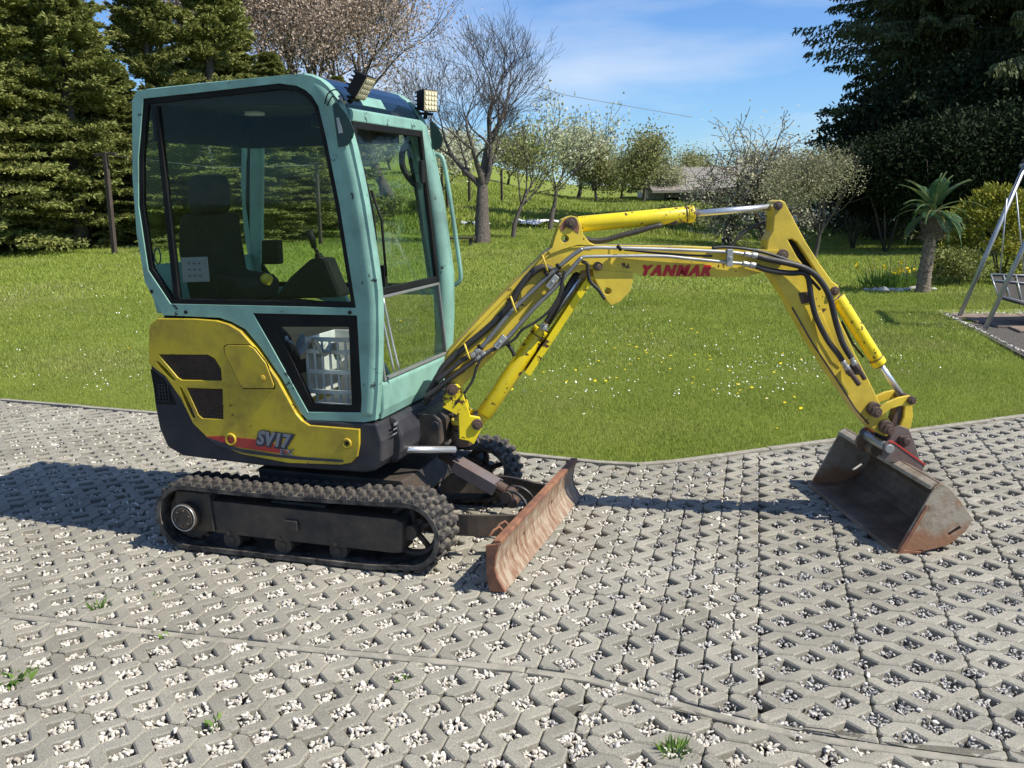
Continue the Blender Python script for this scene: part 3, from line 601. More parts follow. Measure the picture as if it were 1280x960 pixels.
# ---- yellow hood
hood = [(-.757, 1.16), (-.80, 1.135), (-.815, 1.10), (-.834, .93), (-.74, .868), (-.661, .76), (-.602, .635), (-.501, .546), (-.325, .49), (-.065, .463), (.22, .474), (.275, .488), (.308, .52), (.322, .58), (.326, .655), (.06, .659), (.022, .68), (-.01, .715), (-.10, .878), (-.205, 1.022), (-.29, 1.11), (-.35, 1.14), (-.42, 1.157), (-.55, 1.163)]
mb = MB(); side_prism(mb, [(-.757, 1.15), (-.80, 1.125), (-.822, .95), (-.74, .80), (-.60, .70), (.05, .70), (-.12, .88), (-.30, 1.10), (-.42, 1.15)], YN+.012, .485); mb.build('engine_hood', M_['yellow_shaded'], ex, .02, seg=3)
SL1 = [(u, v) for u, v in ((195, 452), (198, 452), (208, 462), (219, 475), (217, 476), (208, 468), (200, 459))]
SL2 = [(224, 484), (227, 485), (236, 503), (244, 522), (241, 523), (233, 507)]
GR1 = [(198, 443), (260, 443.5), (268, 448), (276, 461), (277, 476), (227, 475), (222, 472)]; GR2 = [(233, 485), (278, 486.5), (279, 524), (253, 523), (248, 519)]
yp = YN-.014
def S2(L, y=yp): return [tuple(Y(u, v, y)[[0, 2]]) for u, v in L]
mb = MB(); side_prism(mb, hood, yp, YN+.03, (S2(SL1), S2(SL2), S2(GR1), S2(GR2))); cov = mb.build('side_cover', M_['yellow_shaded'], ex, .005)
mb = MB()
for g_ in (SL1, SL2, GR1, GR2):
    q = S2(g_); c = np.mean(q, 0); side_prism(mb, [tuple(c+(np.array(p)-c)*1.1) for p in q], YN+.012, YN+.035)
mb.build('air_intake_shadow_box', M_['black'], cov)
def hexgrille(poly):
    q = np.array(poly); mb = MB(); x0, x1, z0, z1 = q[:, 0].min(), q[:, 0].max(), q[:, 1].min(), q[:, 1].max(); s = .0108; ins = []
    rows = int((z1-z0)/(s*.9))+2; cols = int((x1-x0)/(s*1.72))+2
    for r in range(rows):
        for c in range(cols):
            cx, cz = x0+c*s*1.72+(s*.86 if r % 2 else 0), z0+r*s*.9
            if not inpoly(np.array([cx]), np.array([cz]), q)[0]: continue
            a = [(cx+s*.92*math.cos(k*math.pi/3+0), cz+s*.56*math.sin(k*math.pi/3+0)) for k in range(6)]; b = [(cx+s*.66*math.cos(k*math.pi/3), cz+s*.36*math.sin(k*math.pi/3)) for k in range(6)]
            V = [(x, YN-.008, z) for x, z in a]+[(x, YN-.008, z) for x, z in b]+[(x, YN-.003, z) for x, z in b]
            mb.add(V, [(k, (k+1) % 6, 6+(k+1) % 6, 6+k) for k in range(6)]+[(6+k, 6+(k+1) % 6, 12+(k+1) % 6, 12+k) for k in range(6)])
    return mb.build('honeycomb_grille', M_['greasy'], cov)
hexgrille(S2(GR1)); hexgrille(S2(GR2))
dr = S2([(281, 434), (285, 431.5), (312, 431.5), (319, 436), (333, 454), (343, 481), (342, 485), (305, 485), (301, 481), (282, 442)]); dcen = np.mean(dr, 0)
mb = MB(); side_prism(mb, [tuple(dcen+(np.array(p)-dcen)*1.045) for p in dr], yp-.001, yp+.004); mb.build('door_gap', M_['black'], cov)
mb = MB(); side_prism(mb, dr, yp-.007, yp+.003); fd = mb.build('fuel_door', M_['yellow_shaded'], cov, .003)
def sidep(u, v, dy=0.): p = Y(u, v, yp); return np.array([p[0], yp+dy, p[2]])
p = sidep(329, 472.5); mb = MB().cyl(p+[0, -.014, 0], p, .017, 20).cyl(p+[0, -.018, 0], p, .010, 14); mb.build('lock', M_['yellow_shaded'], fd, .002)
for (u, v, r) in ((289, 549, .026), (434, 554, .020)):
    p = sidep(u, v); MB().tube([p+[r*math.cos(a), -.004, r*math.sin(a)] for a in np.linspace(0, 2*math.pi, 25)], .006, 8, caps=False).build('cover_boss', M_['yellow_shaded'], cov)
    MB().cyl(p+[0, -.003, 0], p+[0, .01, 0], r*.45, 14).build('cover_bolt', M_['black'], cov)
# swoosh decal
def decal(poly, m_, dy, name, parent=cov):
    mb = MB(); side_prism(mb, S2(poly), yp-dy, yp-dy+.002); return mb.build(name, m_, parent)
decal([(258, 545.5), (275, 545), (320, 549), (345, 556), (362, 567), (345, 566), (300, 559), (270, 552)], M_['red_paint'], .0035, 'red_swoosh')
decal([(258, 546), (268, 549), (300, 560.5), (340, 567), (380, 571), (430, 575), (429, 577.5), (370, 574), (305, 566), (272, 556)], M_['decal_dark'], .005, 'dark_stripe')
def text_mesh(body_, size, bold, fn, name, m_, parent, depth=.0008, shear=.25, sx=1.0, space=1.0, strokes=1, stroke=.003):
    cu = bpy.data.curves.new('t', 'FONT'); cu.body = body_; cu.size = 1; cu.offset = bold; cu.extrude = depth/size; cu.space_character = space; cu.resolution_u = 3
    to = bpy.data.objects.new('t', cu); C.objects.link(to); bpy.context.view_layer.update()
    me = bpy.data.meshes.new_from_object(to.evaluated_get(bpy.context.evaluated_depsgraph_get())); bpy.data.objects.remove(to)
    co = np.array([v.co for v in me.vertices]); w_ = co[:, 0].max()-co[:, 0].min(); co[:, 0] -= co[:, 0].min(); co[:, 1] -= co[:, 1].min()
    h_ = co[:, 1].max(); X = (co[:, 0]/w_)*sx+co[:, 1]/h_*size*shear; Yy = co[:, 1]/h_*size; Zz = co[:, 2]*size; V, F = [], []
    for k in range(strokes): F += [tuple(k*len(co)+q for q in p.vertices) for p in me.polygons]; V += [tuple(map(float, fn(x+k*stroke, y, z+k*.00012))) for x, y, z in zip(X, Yy, Zz)]
    me = bpy.data.meshes.new(name); me.from_pydata(V, [], F); me.materials.append(m_); return link(name, me, parent)
b0 = sidep(321, 555); b1 = sidep(373, 559)
def sfn(off, dx=0, dz=0): return lambda x, y, z: (b0[0]+dx+x, yp-off-z, b0[2]+dz+y-(x*.06))
text_mesh('SV17', .088, .085, sfn(.0065, -.007, -.010), 'dark_model_lettering', M_['decal_dark'], cov, sx=.196, shear=.28, strokes=3, stroke=.005)
text_mesh('SV17', .072, .022, sfn(.009, .002, .001), 'model_lettering', M_['decal_grey'], cov, sx=.174, shear=.28, space=1.12, strokes=3, stroke=.0028)
text_mesh('EX', .034, .06, lambda x, y, z: (b0[0]+.128+x, yp-.0068-z, b0[2]-.046+y), 'dark_model_suffix', M_['decal_dark'], cov, sx=.078, shear=.3)
text_mesh('EX', .029, .0, lambda x, y, z: (b0[0]+.131+x, yp-.0092-z, b0[2]-.0435+y), 'model_suffix', M_['decal_grey'], cov, sx=.070, shear=.3)
# ---- cab
outl = [(-.773, 2.255), (-.40, 2.27), (.05, 2.284), (.114, 2.284), (.17, 2.272), (.213, 2.252), (.245, 2.225), (.275, 2.19), (.306, 2.13), (.356, 1.97), (.405, 1.70), (.449, 1.314), (.442, 1.08), (.426, .857), (.405, .70), (.347, .687), (.04, .682), (.008, .716), (-.082, .878), (-.190, 1.028), (-.268, 1.116), (-.34, 1.15), (-.409, 1.170), (-.737, 1.176), (-.828, 1.339), (-.850, 1.579), (-.844, 1.849), (-.805, 2.212)]
hole = [(-.741, 2.217), (-.35, 2.233), (.001, 2.249), (.09, 2.234), (.135, 2.212), (.166, 2.185), (.195, 2.139), (.225, 2.0), (.275, 1.70), (.331, 1.231), (-.688, 1.233), (-.803, 1.399), (-.825, 1.715), (-.80, 1.95)]
low = [(-.222, 1.196), (.335, 1.196), (.338, .734), (.046, .720)]
def scale_poly(P, k, kz=None): c = np.mean(P, 0); return [(c[0]+(x-c[0])*k, c[1]+(z-c[1])*(kz or k)) for x, z in P]
for s_, nm in ((-1, 'near'), (1, 'far')):
    y0, y1 = s_*.485, s_*.448
    mb = MB(); side_prism(mb, outl, y0, y1, (hole, low)); fr = mb.build('cab_side_frame', M_['teal'], ex, .010, seg=3)
    if s_ < 0:
        for q_ in ((-.79, 1.30), (-.60, 1.20), (.30, 1.215)): MB().cyl((q_[0], -.484, q_[1]-.006), (q_[0], -.490, q_[1]-.006), .009, 8).build('frame_bolt', M_['black'], fr)
    path = cr_path([(p[0], s_*.447, p[1]) for p in ((-.74, 2.243), (-.3, 2.258), (.06, 2.262), (.13, 2.255), (.19, 2.225), (.235, 2.175), (.265, 2.11), (.312, 1.95), (.358, 1.70), (.402, 1.314), (.396, 1.08), (.378, .86), (.36, .72))], 5)
    k = len(path); rad = [.022+.026*min(1, max(0, (i/k-.10)/.32)) for i in range(k)]
    mb = MB().tube(path, rad, 14); mb.build('cab_pillar', M_['teal'], fr)
    # rubber trim rings
    def inset_poly(P, d):
        q = np.array(P); q = q if area(q) > 0 else q[::-1]; return [tuple(p) for p in inset(q, d)]
    hi = inset_poly(hole, .026); mb = MB(); ho = inset_poly(hole, -.004); side_prism(mb, ho, s_*.478, s_*.455, (hi,)); mb.build('window_rubber', M_['black'], fr, .004)
    if s_ < 0: lo = inset_poly(low, -.004); gi = [(-.1, 1.131), (.284, 1.14), (.279, .762), (.074, .759)]; mb = MB(); side_prism(mb, lo, s_*.478, s_*.455, (gi,)); mb.build('lower_window_rubber', M_['black'], fr, .004)
    else: gi = inset_poly(low, .02)
    mb = MB(); side_prism(mb, inset_poly(hole, .020), s_*.468, s_*.464); mb.build('side_window', M_['glass'], fr)
    mb = MB(); side_prism(mb, scale_poly(gi, 1.04), s_*.468, s_*.464); mb.build('lower_side_window', M_['glass_clear'], fr)
    if s_ < 0:
        a_, b_ = Y(198, 133, -.46), Y(223, 372, -.46); mb = MB(); side_prism(mb, [(a_[0]-.014, a_[2]), (a_[0]+.012, a_[2]), (b_[0]+.018, b_[2]), (b_[0]-.014, b_[2])], -.480, -.452); mb.build('window_divider', M_['black'], fr, .003)
        st = [tuple(Y(u, v, -.47)[[0, 2]]) for u, v in ((225, 322), (258, 321), (261, 352), (228, 353))]; mb = MB(); side_prism(mb, st, -.4635, -.462); mb.build('window_sticker', M_['decal_grey'], fr)
        for i in range(3):
            for j in range(3): c = np.mean(st, 0)+np.array([(-.03+.03*i), (-.03+.03*j)]); MB().box((c[0], -.4695, c[1]), (.012, .001, .008)).build('sticker_print', M_['decal_dark'], fr)
        c = Y(197, 320, -.47); mb = MB().tube([(c[0]+.018*math.cos(a), -.471, c[2]+.04*math.sin(a)) for a in np.linspace(0, 2*math.pi, 21)], .004, 6, caps=False); mb.build('window_latch_ring', M_['dark_teal'], fr)
    else:
        a_, b_ = Y(322, 150, .45), Y(322, 385, .45); mb = MB(); side_prism(mb, [(a_[0]-.05, 2.2), (a_[0]+.03, 2.2), (b_[0]+.03, 1.23), (b_[0]-.05, 1.23)], .486, .45); mb.build('door_pillar', M_['teal'], fr, .008)
        c = Y(557, 355, .50)
# front: header, lower panel, window
def fx(z): return .413+(.308-.413)*(z-.874)/(2.084-.874)
mb = MB(); side_prism(mb, [(fx(2.075)-.02, 2.075), (fx(2.075)+.014, 2.075), (.318, 2.128), (.30, 2.135), (.27, 2.13)], -.42, .42); mb.build('front_header', M_['teal'], ex, .006)
mb = MB(); side_prism(mb, [(.30, .69), (.412, .69), (.426, .74), (.428, .86), (.418, .872), (.36, .872), (.30, .80)], -.43, .43); mb.build('front_lower_panel', M_['teal'], ex, .010)
def fplate(mb, y0, y1, za, zb, d0, d1): return side_prism(mb, [(fx(za)+d0, za), (fx(za)+d1, za), (fx(zb)+d1, zb), (fx(zb)+d0, zb)], y0, y1)
def ring_front(name, za, zb, w_, mt):
    mb = MB(); yn, yf = -.405, .405
    fplate(mb, yn, yn+w_, za, zb, -.01, .014); fplate(mb, yf-w_, yf, za, zb, -.01, .014); fplate(mb, yn+w_, yf-w_, za, za+w_, -.011, .013); fplate(mb, yn+w_, yf-w_, zb-w_, zb, -.011, .013); return mb.build(name, mt, ex, .003)
ring_front('upper_front_window_rubber', 1.275, 2.074, .030, M_['black']); ring_front('lower_front_window_rubber', .873, 1.271, .014, M_['frame_grey'])
mb = MB(); fplate(mb, -.385, .385, 1.285, 2.06, 0, .004); mb.build('upper_front_window', M_['glass'], ex)
mb = MB(); fplate(mb, -.395, .395, .883, 1.262, .001, .005); mb.build('lower_front_window', M_['glass_clear'], ex)
# roof
rp = [(-.75, 2.247), (-.3, 2.262), (.05, 2.272), (.10, 2.271)]; mb = MB(); side_prism(mb, rp+[(x, z-.02) for x, z in rp[::-1]], -.45, .45); mb.build('roof_panel', M_['teal'], ex, .004)
hp_ = [(.02, 2.283), (.08, 2.291), (.13, 2.287), (.18, 2.270), (.225, 2.240), (.262, 2.200), (.29, 2.155), (.305, 2.125)]
mb = MB(); side_prism(mb, hp_+[(x-.012, z-.016) for x, z in hp_[::-1]], -.412, .425); rh = mb.build('roof_hatch', M_['hatch'], ex, .004); 
q = [(.262, 2.203), (.2885, 2.158)]; mb = MB(); side_prism(mb, [(q[0][0], q[0][1]), (q[1][0], q[1][1]), (q[1][0]+.004, q[1][1]+.002), (q[0][0]+.004, q[0][1]+.003)], -.23, .02); mb.build('hatch_sticker', M_['teal'], rh)
mb = MB(); side_prism(mb, [(-.74, 2.225), (.08, 2.25), (.19, 2.18), (.19, 2.15), (-.74, 2.19)], -.44, .44); mb.build('headliner', M_['interior'], ex, .005)
p = Y(318, 138, -.1); MB().cyl((p[0], -.1, 2.152), (p[0], -.1, 2.17), .05, 20).build('ceiling_lamp', M_['white_plastic'], ex)
MB().box((-.28, .425, 2.12), (.90, .02, .20)).box((-.74, 0, 2.12), (.02, .84, .20)).build('dark_lining', M_['black'], ex)
MB().box((.02, .12, 2.12), (.24, .34, .07)).box((.10, -.2, 2.13), (.10, .12, .05)).build('overhead_console', M_['black'], ex, .015)
mb = MB(); side_prism(mb, [(-.80, 1.18), (-.77, 1.18), (-.81, 1.42), (-.845, 1.42)], -.45, .45); side_prism(mb, [(-.80, 2.12), (-.77, 2.12), (-.745, 2.25), (-.78, 2.25)], -.45, .45); mb.build('cab_rear_frame', M_['teal'], ex, .006)
mb = MB(); side_prism(mb, [(-.832, 1.42), (-.826, 1.42), (-.79, 2.12), (-.796, 2.12)], -.44, .44); mb.build('rear_window', M_['glass'], ex)
# interior
mb = MB(); side_prism(mb, [(-.78, 1.19), (-.28, 1.15), (-.18, 1.05), (-.08, .80), (.02, .72), (.40, .72), (.40, .70), (-.75, .70)], -.43, .43); mb.build('cab_floor', M_['interior'], ex, .01)
def ip(L, y): return [tuple(Y(u, v, y)[[0, 2]]) for u, v in L]
mb = MB(); side_prism(mb, ip([(252, 276), (256, 267), (268, 266), (274, 272), (277, 300), (284, 340), (318, 346), (326, 354), (324, 376), (262, 378), (256, 345), (251, 310)], 0), -.20, .20); seat = mb.build('operator_seat', M_['seat'], ex, .035, seg=4)
mb = MB(); side_prism(mb, ip([(254, 262), (253, 232), (256, 222), (262, 218), (268, 221), (272, 232), (273, 260), (269, 266), (257, 267)], 0), -.125, .125); mb.build('headrest', M_['seat'], seat, .03, seg=4)
b_ = Y(238, 290, -.22); text_mesh('YANMAR', .028, .02, lambda x, y, z: (b_[0]+x, -.2225-z, b_[2]+y), 'seat_lettering', M_['interior'], seat, sx=.11, shear=.1)
mb = MB(); side_prism(mb, ip([(352, 372), (372, 345), (398, 322), (412, 322), (432, 370)], -.30), -.38, -.24); con = mb.build('control_console', M_['black'], ex, .012)
pj = [Y(u, v, -.31) for u, v in ((402, 330), (398, 318), (391, 305))]; mb = MB()
for k in range(6): t = k/5; p = pj[0]*(1-t)+pj[1]*t; mb.cyl(p+[0, 0, -.004], p+[0, 0, .008], .036-.016*t, 14, .030-.016*t)
mb.cyl(pj[1], pj[2], .009, 8); mb.build('joystick_bellows', M_['black'], con)
pj = [Y(u, v, -.31) for u, v in ((393, 310), (390, 298), (386, 288))]; MB().tube(pj, [.013, .018, .020], 12).build('joystick', M_['black'], con)
for off in (0, 1):
    pj = [Y(u, v, -.34+.1*off) for u, v in ((360, 362), (368, 348), (380, 338), (388, 336), (384, 346))]; MB().tube(cr_path(pj, 4), .011, 8).build('lever_handle', M_['black'], con)
p = Y(331, 348, -.2); MB().tube([p-[.02, 0, 0], p, p+[.03, 0, -.01]], [.012, .03, .026], 10).build('yellow_knob', M_['yellow'], ex)
mb = MB(); side_prism(mb, ip([(330, 300), (350, 300), (352, 330), (330, 330)], .3), .27, .33); mb.build('side_console', M_['interior'], ex, .01)
# things seen through the lower window
cr_ = empty('plastic_crate', (0, 0, 0)); tag(cr_, 'white slotted plastic crate on the excavator cab floor behind the lower side window', 'crate')
mb = MB(); A_ = Y(392, 488, -.37); x0 = A_[0]; 
for zz in (.735, .80, .90, 1.0, 1.06): mb.box((x0+.10, -.37, zz), (.26, .008, .022))
for k in range(7): mb.box((x0-.025+.042*k, -.367, .89), (.012, .008, .33))
mb.build('slotted_side', M_['white_plastic'], cr_, .002)
mb = MB().box((x0+.10, -.22, .735), (.26, .29, .01)).box((x0-.03, -.22, .90), (.008, .30, .33)).box((x0+.23, -.22, .90), (.008, .30, .33)).box((x0+.10, -.07, .90), (.26, .008, .33)); mb.build('crate_body', M_['white_plastic'], cr_, .002)
mb = MB(); v_ = []; n_ = 14
for i in range(n_):
    for j in range(n_): v_.append((-.11+.26*i/(n_-1), -.42+.20*j/(n_-1)+random.uniform(-.01, .01), 1.03+.035*math.sin(i*.9+j*.7)+random.uniform(-.014, .014)-.10*(i/n_)*(j/n_)))
mb.add(v_, [(i*n_+j, (i+1)*n_+j, (i+1)*n_+j+1, i*n_+j+1) for i in range(n_-1) for j in range(n_-1)], True); fo = mb.build('crumpled_plastic_film', M_['foil']); tag(fo, 'crumpled clear plastic film bundled above the white crate inside the excavator cab', 'plastic film')
# wiper, cables, lamps, handle
mb = MB().tube(cr_path([Y(u, v, -.385)+[.03, 0, 0] for u, v in ((438, 182), (447, 215), (458, 260), (463, 300))], 4), .005, 6).tube([Y(u, v, -.36)+[.02, 0, 0] for u, v in ((459, 238), (472, 275), (478, 345))], .0065, 6); mb.box(Y(474, 345, -.36)+[.02, 0, 0], (.03, .03, .10)); mb.build('wiper', M_['black'], ex)
mb = MB().tube(cr_path([Y(u, v, -.38)+[.012, 0, 0] for u, v in ((470, 372), (478, 410), (490, 465))], 4), .006, 6).tube(cr_path([Y(u, v, -.37)+[.012, 0, 0] for u, v in ((476, 372), (486, 420), (496, 462))], 4), .006, 6); mb.build('cab_cable', M_['zinc'], ex)
p = [Y(u, v, .36) for u, v in ((512, 176), (503, 190), (504, 210), (516, 228), (526, 234))]; mb = MB().tube(cr_path(p, 4), .018, 8); q = Y(528, 215, .36); mb.box(q, (.02, .05, .12)); mb.build('interior_mirror', M_['black'], ex, .006)
hl = [Y(u, v, .50) for u, v in ((538, 194), (546, 193), (553, 198), (558, 220), (566, 270), (573, 320), (576, 343), (574, 352), (566, 357), (558, 354))]
MB().tube(cr_path(hl, 3), .012, 10).build('grab_handle', M_['teal'], ex)
def lamp(c, yaw, tilt, S=.115):
    R = Matrix.Rotation(yaw, 3, 'Z')@Matrix.Rotation(tilt, 3, 'Y'); c = Vector(c)
    f = lambda x, y, z: tuple(c+R@Vector((x, y, z))); mb = MB(); s = S/2
    V = [f(-.028, -s*.85, -s*.85), f(-.028, s*.85, -s*.85), f(-.028, s*.85, s*.85), f(-.028, -s*.85, s*.85), f(.028, -s, -s), f(.028, s, -s), f(.028, s, s), f(.028, -s, s)]
    mb.add(V, [(0, 1, 2, 3), (4, 5, 6, 7), (0, 1, 5, 4), (1, 2, 6, 5), (2, 3, 7, 6), (3, 0, 4, 7)]); l = mb.build('work_lamp', M_['black'], ex, .005)
    mb = MB()
    for k in range(5): mb.box(tuple(c+R@Vector((-.034, 0, -s*.7+k*s*.35))), (.018, S*.8, .006), R)
    mb.build('cooling_fin', M_['black'], l)
    mb = MB().box(tuple(c+R@Vector((.030, 0, 0))), (.004, S*.90, S*.90), R); mb.build('lamp_reflector', M_['lens'], l)
    mb = MB()
    for i in range(4):
        for j in range(4): mb.cyl(tuple(c+R@Vector((.0325, -s*.62+i*s*.413, -s*.62+j*s*.413))), tuple(c+R@Vector((.0355, -s*.62+i*s*.413, -s*.62+j*s*.413))), .010, 8)
    mb.build('led', M_['led'], l)
    mb = MB().cyl(tuple(c+R@Vector((0, 0, -s))), tuple(c+R@Vector((-.01, 0, -s-.035))), .012, 8).box(tuple(c+R@Vector((0, 0, -s-.01))), (.03, S*.7, .012), R); mb.build('lamp_bracket', M_['black'], l)
M_['lens'] = paint('lamp_reflector', (.55, .45, .26), .25, .3, dirt=(.3, .25, .15)); M_['led'] = paint('lamp_led_cells', (.75, .70, .5), .2, 0)
lamp(Y(443, 107, -.46)+[.03, 0, 0], math.radians(4), math.radians(34)); lamp(Y(533, 126, .45), math.radians(-18), math.radians(3))
for s_, pts, yy in ((-1, ((416, 131), (421, 128), (436, 147), (443, 163), (441, 172), (434, 182), (423, 184)), -.497), (1, ((537, 152), (541, 152), (549, 162), (554, 173), (552, 183), (545, 188), (540, 186)), .46)):
    mb = MB(); side_prism(mb, [tuple(Y(u, v, yy)[[0, 2]]) for u, v in pts], yy-.003, yy+.003); bk_ = mb.build('lamp_mounting_plate', M_['dark_teal'], ex)
    if s_ < 0:
        mb = MB(); side_prism(mb, [tuple(Y(u, v, yy)[[0, 2]]) for u, v in ((421, 147), (424.5, 147), (429, 166), (424, 167))], yy-.005, yy-.003); mb.build('plate_sticker', M_['zinc'], bk_)
        MB().tube(cr_path([Y(u, v, -.50) for u, v in ((406, 130), (410, 117), (420, 112), (428, 120), (430, 126))], 4), .003, 5).tube(cr_path([Y(u, v, -.50) for u, v in ((409, 132), (416, 120), (424, 128))], 4), .003, 5).build('lamp_cable', M_['black'], ex)
        p = Y(424, 120, -.49); MB().cyl(p, p+[.03, 0, -.03], .008, 8).build('lamp_bolt', M_['zinc'], ex)
# ---- boom group, swung to the left of the cab
PX, TH2 = .655, math.radians(21.7); ct, st_ = math.cos(TH2), math.sin(TH2); NB = np.array([-st_, ct, 0])
def BP(s, z, o): return (PX+ct*s-st_*o, st_*s+ct*o, z)
def B3(u, v, o):
    q = np.array([PX, 0, 0])+NB*o; d = ray(u, v); k = ((q-CAM)@NB)/(d@NB); return CAM+k*d
def B(u, v, o):
    X = B3(u, v, o); return (float((X[0]-PX)*ct+X[1]*st_), float(X[2]))
bfn = lambda a, b, d: BP(a, b, d)
def bprism(mb, px, o0, o1, holes=(), at=None):
    at = o0 if at is None else at
    return mb.prism([B(u, v, at) for u, v in px], bfn, o0, o1, [[B(u, v, at) for u, v in h] for h in holes])
def circ(u, v, o, r, n=14, name=None):
    s, z = B(u, v, o); return [(s+r*math.cos(2*math.pi*k/n), z+r*math.sin(2*math.pi*k/n)) for k in range(n)]
def pin(u, v, o0, o1, r, name, m_, parent):
    s, z = B(u, v, o0); mb = MB().cyl(BP(s, z, o0), BP(s, z, o1), r, 20); mb.cyl(BP(s, z, o0-.006), BP(s, z, o0), r*.6, 6); return mb.build(name, m_, parent, .003)
# swing post
s0 = 0.0
mb = MB().cyl(BP(0, .475, 0), BP(0, .555, 0), .058, 28).cyl(BP(0, .555, 0), BP(0, .585, 0), .05, 28).cyl(BP(0, .47, 0), BP(0, .478, 0), .05, 28); post = mb.build('swing_post', M_['greasy'], ex, .004)
mb = MB().cyl(BP(0, .585, 0), BP(0, .61, 0), .056, 28); mb.build('post_collar', M_['yellow'], post, .004)
for o_ in (-.10, .075):
    px = [(561, 484), (570, 480), (575, 483), (586, 512), (588, 520), (600, 522), (603, 534), (596, 548), (592, 556), (584, 551), (574, 549), (573, 520), (553, 509), (556, 496)]
    mb = MB(); bprism(mb, px, o_, o_+.025, at=-.10); mb.build('swing_bracket', M_['yellow_cyl'], ex, .004)
mb = MB(); bprism(mb, [(574, 520), (588, 522), (590, 548), (576, 548)], -.075, .075, at=-.10); mb.build('bracket_web', M_['yellow'], ex, .004)
pin(565, 487.5, -.115, .115, .030, 'boom_foot_pin', M_['greasy'], ex); pin(596.5, 531, -.115, .115, .028, 'cylinder_foot_pin', M_['greasy'], ex)
# boom
HB = .072
boom_px = [(556, 450), (561, 441), (600, 398), (640, 357), (672, 326), (681, 316), (690, 311), (697, 292), (700, 282), (704, 275), (711, 272), (720, 273), (726, 282), (728, 292), (735, 302), (744, 306), (800, 307), (863, 308.5), (910, 310.5), (962, 312.5), (975, 313), (982, 317), (982, 324), (974, 333), (960, 338), (944, 343), (930, 346.5), (889, 346.5), (835, 346), (798, 342.5), (766, 340), (738, 336.5), (722, 339), (706, 347), (690, 361), (660, 399), (637, 425), (600, 462), (585, 476), (576, 484), (566, 486), (558, 482), (554, 466)]
hc = [(706+5*math.cos(k*math.pi/6), 298.5+5*math.sin(k*math.pi/6)) for k in range(12)]
mb = MB(); q = [B(u, v, -HB) for u, v in boom_px]; mb.prism(q, bfn, -HB, HB, [[B(u, v, -HB) for u, v in hc]]); boom = mb.build('boom', M_['yellow'], ex, .007, seg=3)
# ear plates with rust, inner flange line, seams
mb = MB(); bprism(mb, [(694, 296), (697, 288), (699, 281), (705, 272), (713, 269.5), (721, 271), (727, 281), (729, 293), (737, 303), (744, 307), (722, 306.5), (703, 312), (688, 318), (685, 314), (690, 310)], -HB-.010, -HB+.002, (hc,)); e1 = mb.build('boom_ear_plate', M_['yellow'], boom, .003)
mb = MB(); bprism(mb, [(699, 283), (706, 274), (713, 271.5), (720, 273), (724, 283), (723, 292), (715, 287), (708, 284), (702, 290)], -HB-.0118, -HB-.009); mb.build('rust_patch', M_['rust_edge'], e1)
pin(714.5, 278.5, -HB-.02, HB+.01, .030, 'boom_top_pin', M_['greasy'], boom)
mb = MB(); mb.tube([B3(u, v, -HB-.001) for u, v in ((560, 446), (600, 404), (640, 363), (672, 332), (683, 321), (690, 316), (700, 311), (712, 309), (730, 308))], .006, 6); mb.build('weld_bead', M_['yellow'], boom)
for (u, v) in ((677, 327), (638, 378), (581, 437)):
    a_ = B3(u, v, -HB); mb = MB(); mb.tube(cr_path([a_+[0, 0, .02], a_+np.array([0, 0, .03])-NB*.045, a_+[.02, 0, -.03]-NB*.05, a_+[.03, 0, -.05]], 4), .005, 6); mb.build('hose_guide', M_['yellow'], boom)
mb = MB(); bprism(mb, [(762, 309), (764.5, 309), (764.5, 339), (762, 339)], -HB-.003, -HB+.002); mb.build('weld_seam', M_['yellow'], boom)
# gusset under the elbow
for o_ in (-.075, .055):
    px = [(741, 337), (754, 338), (790, 341), (791.5, 346), (788, 364), (774, 378), (764, 382), (757, 374), (742, 347)]; hh = [(759.5+4.5*math.cos(k*math.pi/6), 363.7+4.5*math.sin(k*math.pi/6)) for k in range(12)]
    mb = MB(); bprism(mb, px, o_-.004, o_+.018, (hh,), at=-.075); mb.build('cylinder_gusset', M_['yellow'], boom, .003)
pin(748, 333, -HB-.03, HB+.01, .022, 'elbow_bolt', M_['greasy'], boom)
b_ = B(798, 345, -HB-.001); b2 = B(887, 345, -HB-.001); b3 = B(798, 331, -HB-.001); sl = (b2[1]-b_[1])/(b2[0]-b_[0])
text_mesh('YANMAR', b3[1]-b_[1], .010, lambda x, y, z: BP(b_[0]+x, b_[1]+x*sl+y, -HB-.0012-z), 'boom_lettering', M_['red'], boom, sx=(b2[0]-b_[0])*.98, shear=.35, depth=.0012, space=1.25, strokes=4, stroke=.0035)
# boom lift cylinder
def cylinder(pa, pb, pc, r, rr, oo, name, guard=None):
    a_, b_, c_ = B3(*pa, oo), B3(*pb, oo), B3(*pc, oo); d = (b_-a_)/np.linalg.norm(b_-a_)
    o1 = MB().cyl(a_, b_, r, 28).cyl(b_-d*.02, b_+d*.012, r*1.08, 28).build(name, M_['yellow_cyl'], ex, .004); MB().cyl(b_+d*.012, b_+d*.02, r*.8, 24).cyl(b_-d*.03, b_-d*.025, r*1.1, 28).build('gland_ring', M_['greasy'], o1)
    o2 = MB().cyl(b_, c_, rr, 24).build('piston_rod', M_['chrome'], o1); return o1, a_, b_, c_, d
c1, a_, b_, c_, d_ = cylinder((605, 518), (676, 414), (738, 330), .043, .021, 0, 'boom_cylinder')
MB().cyl(a_-d_*.07, a_, .03, 18).build('cylinder_eye', M_['yellow_cyl'], c1, .005)
g1, g2 = [B3(u, v, -.02) for u, v in ((661, 468), (741, 346))]; dd = Vector(g2-g1); L_ = dd.length; Rg = dd.to_track_quat('X', 'Z').to_matrix()
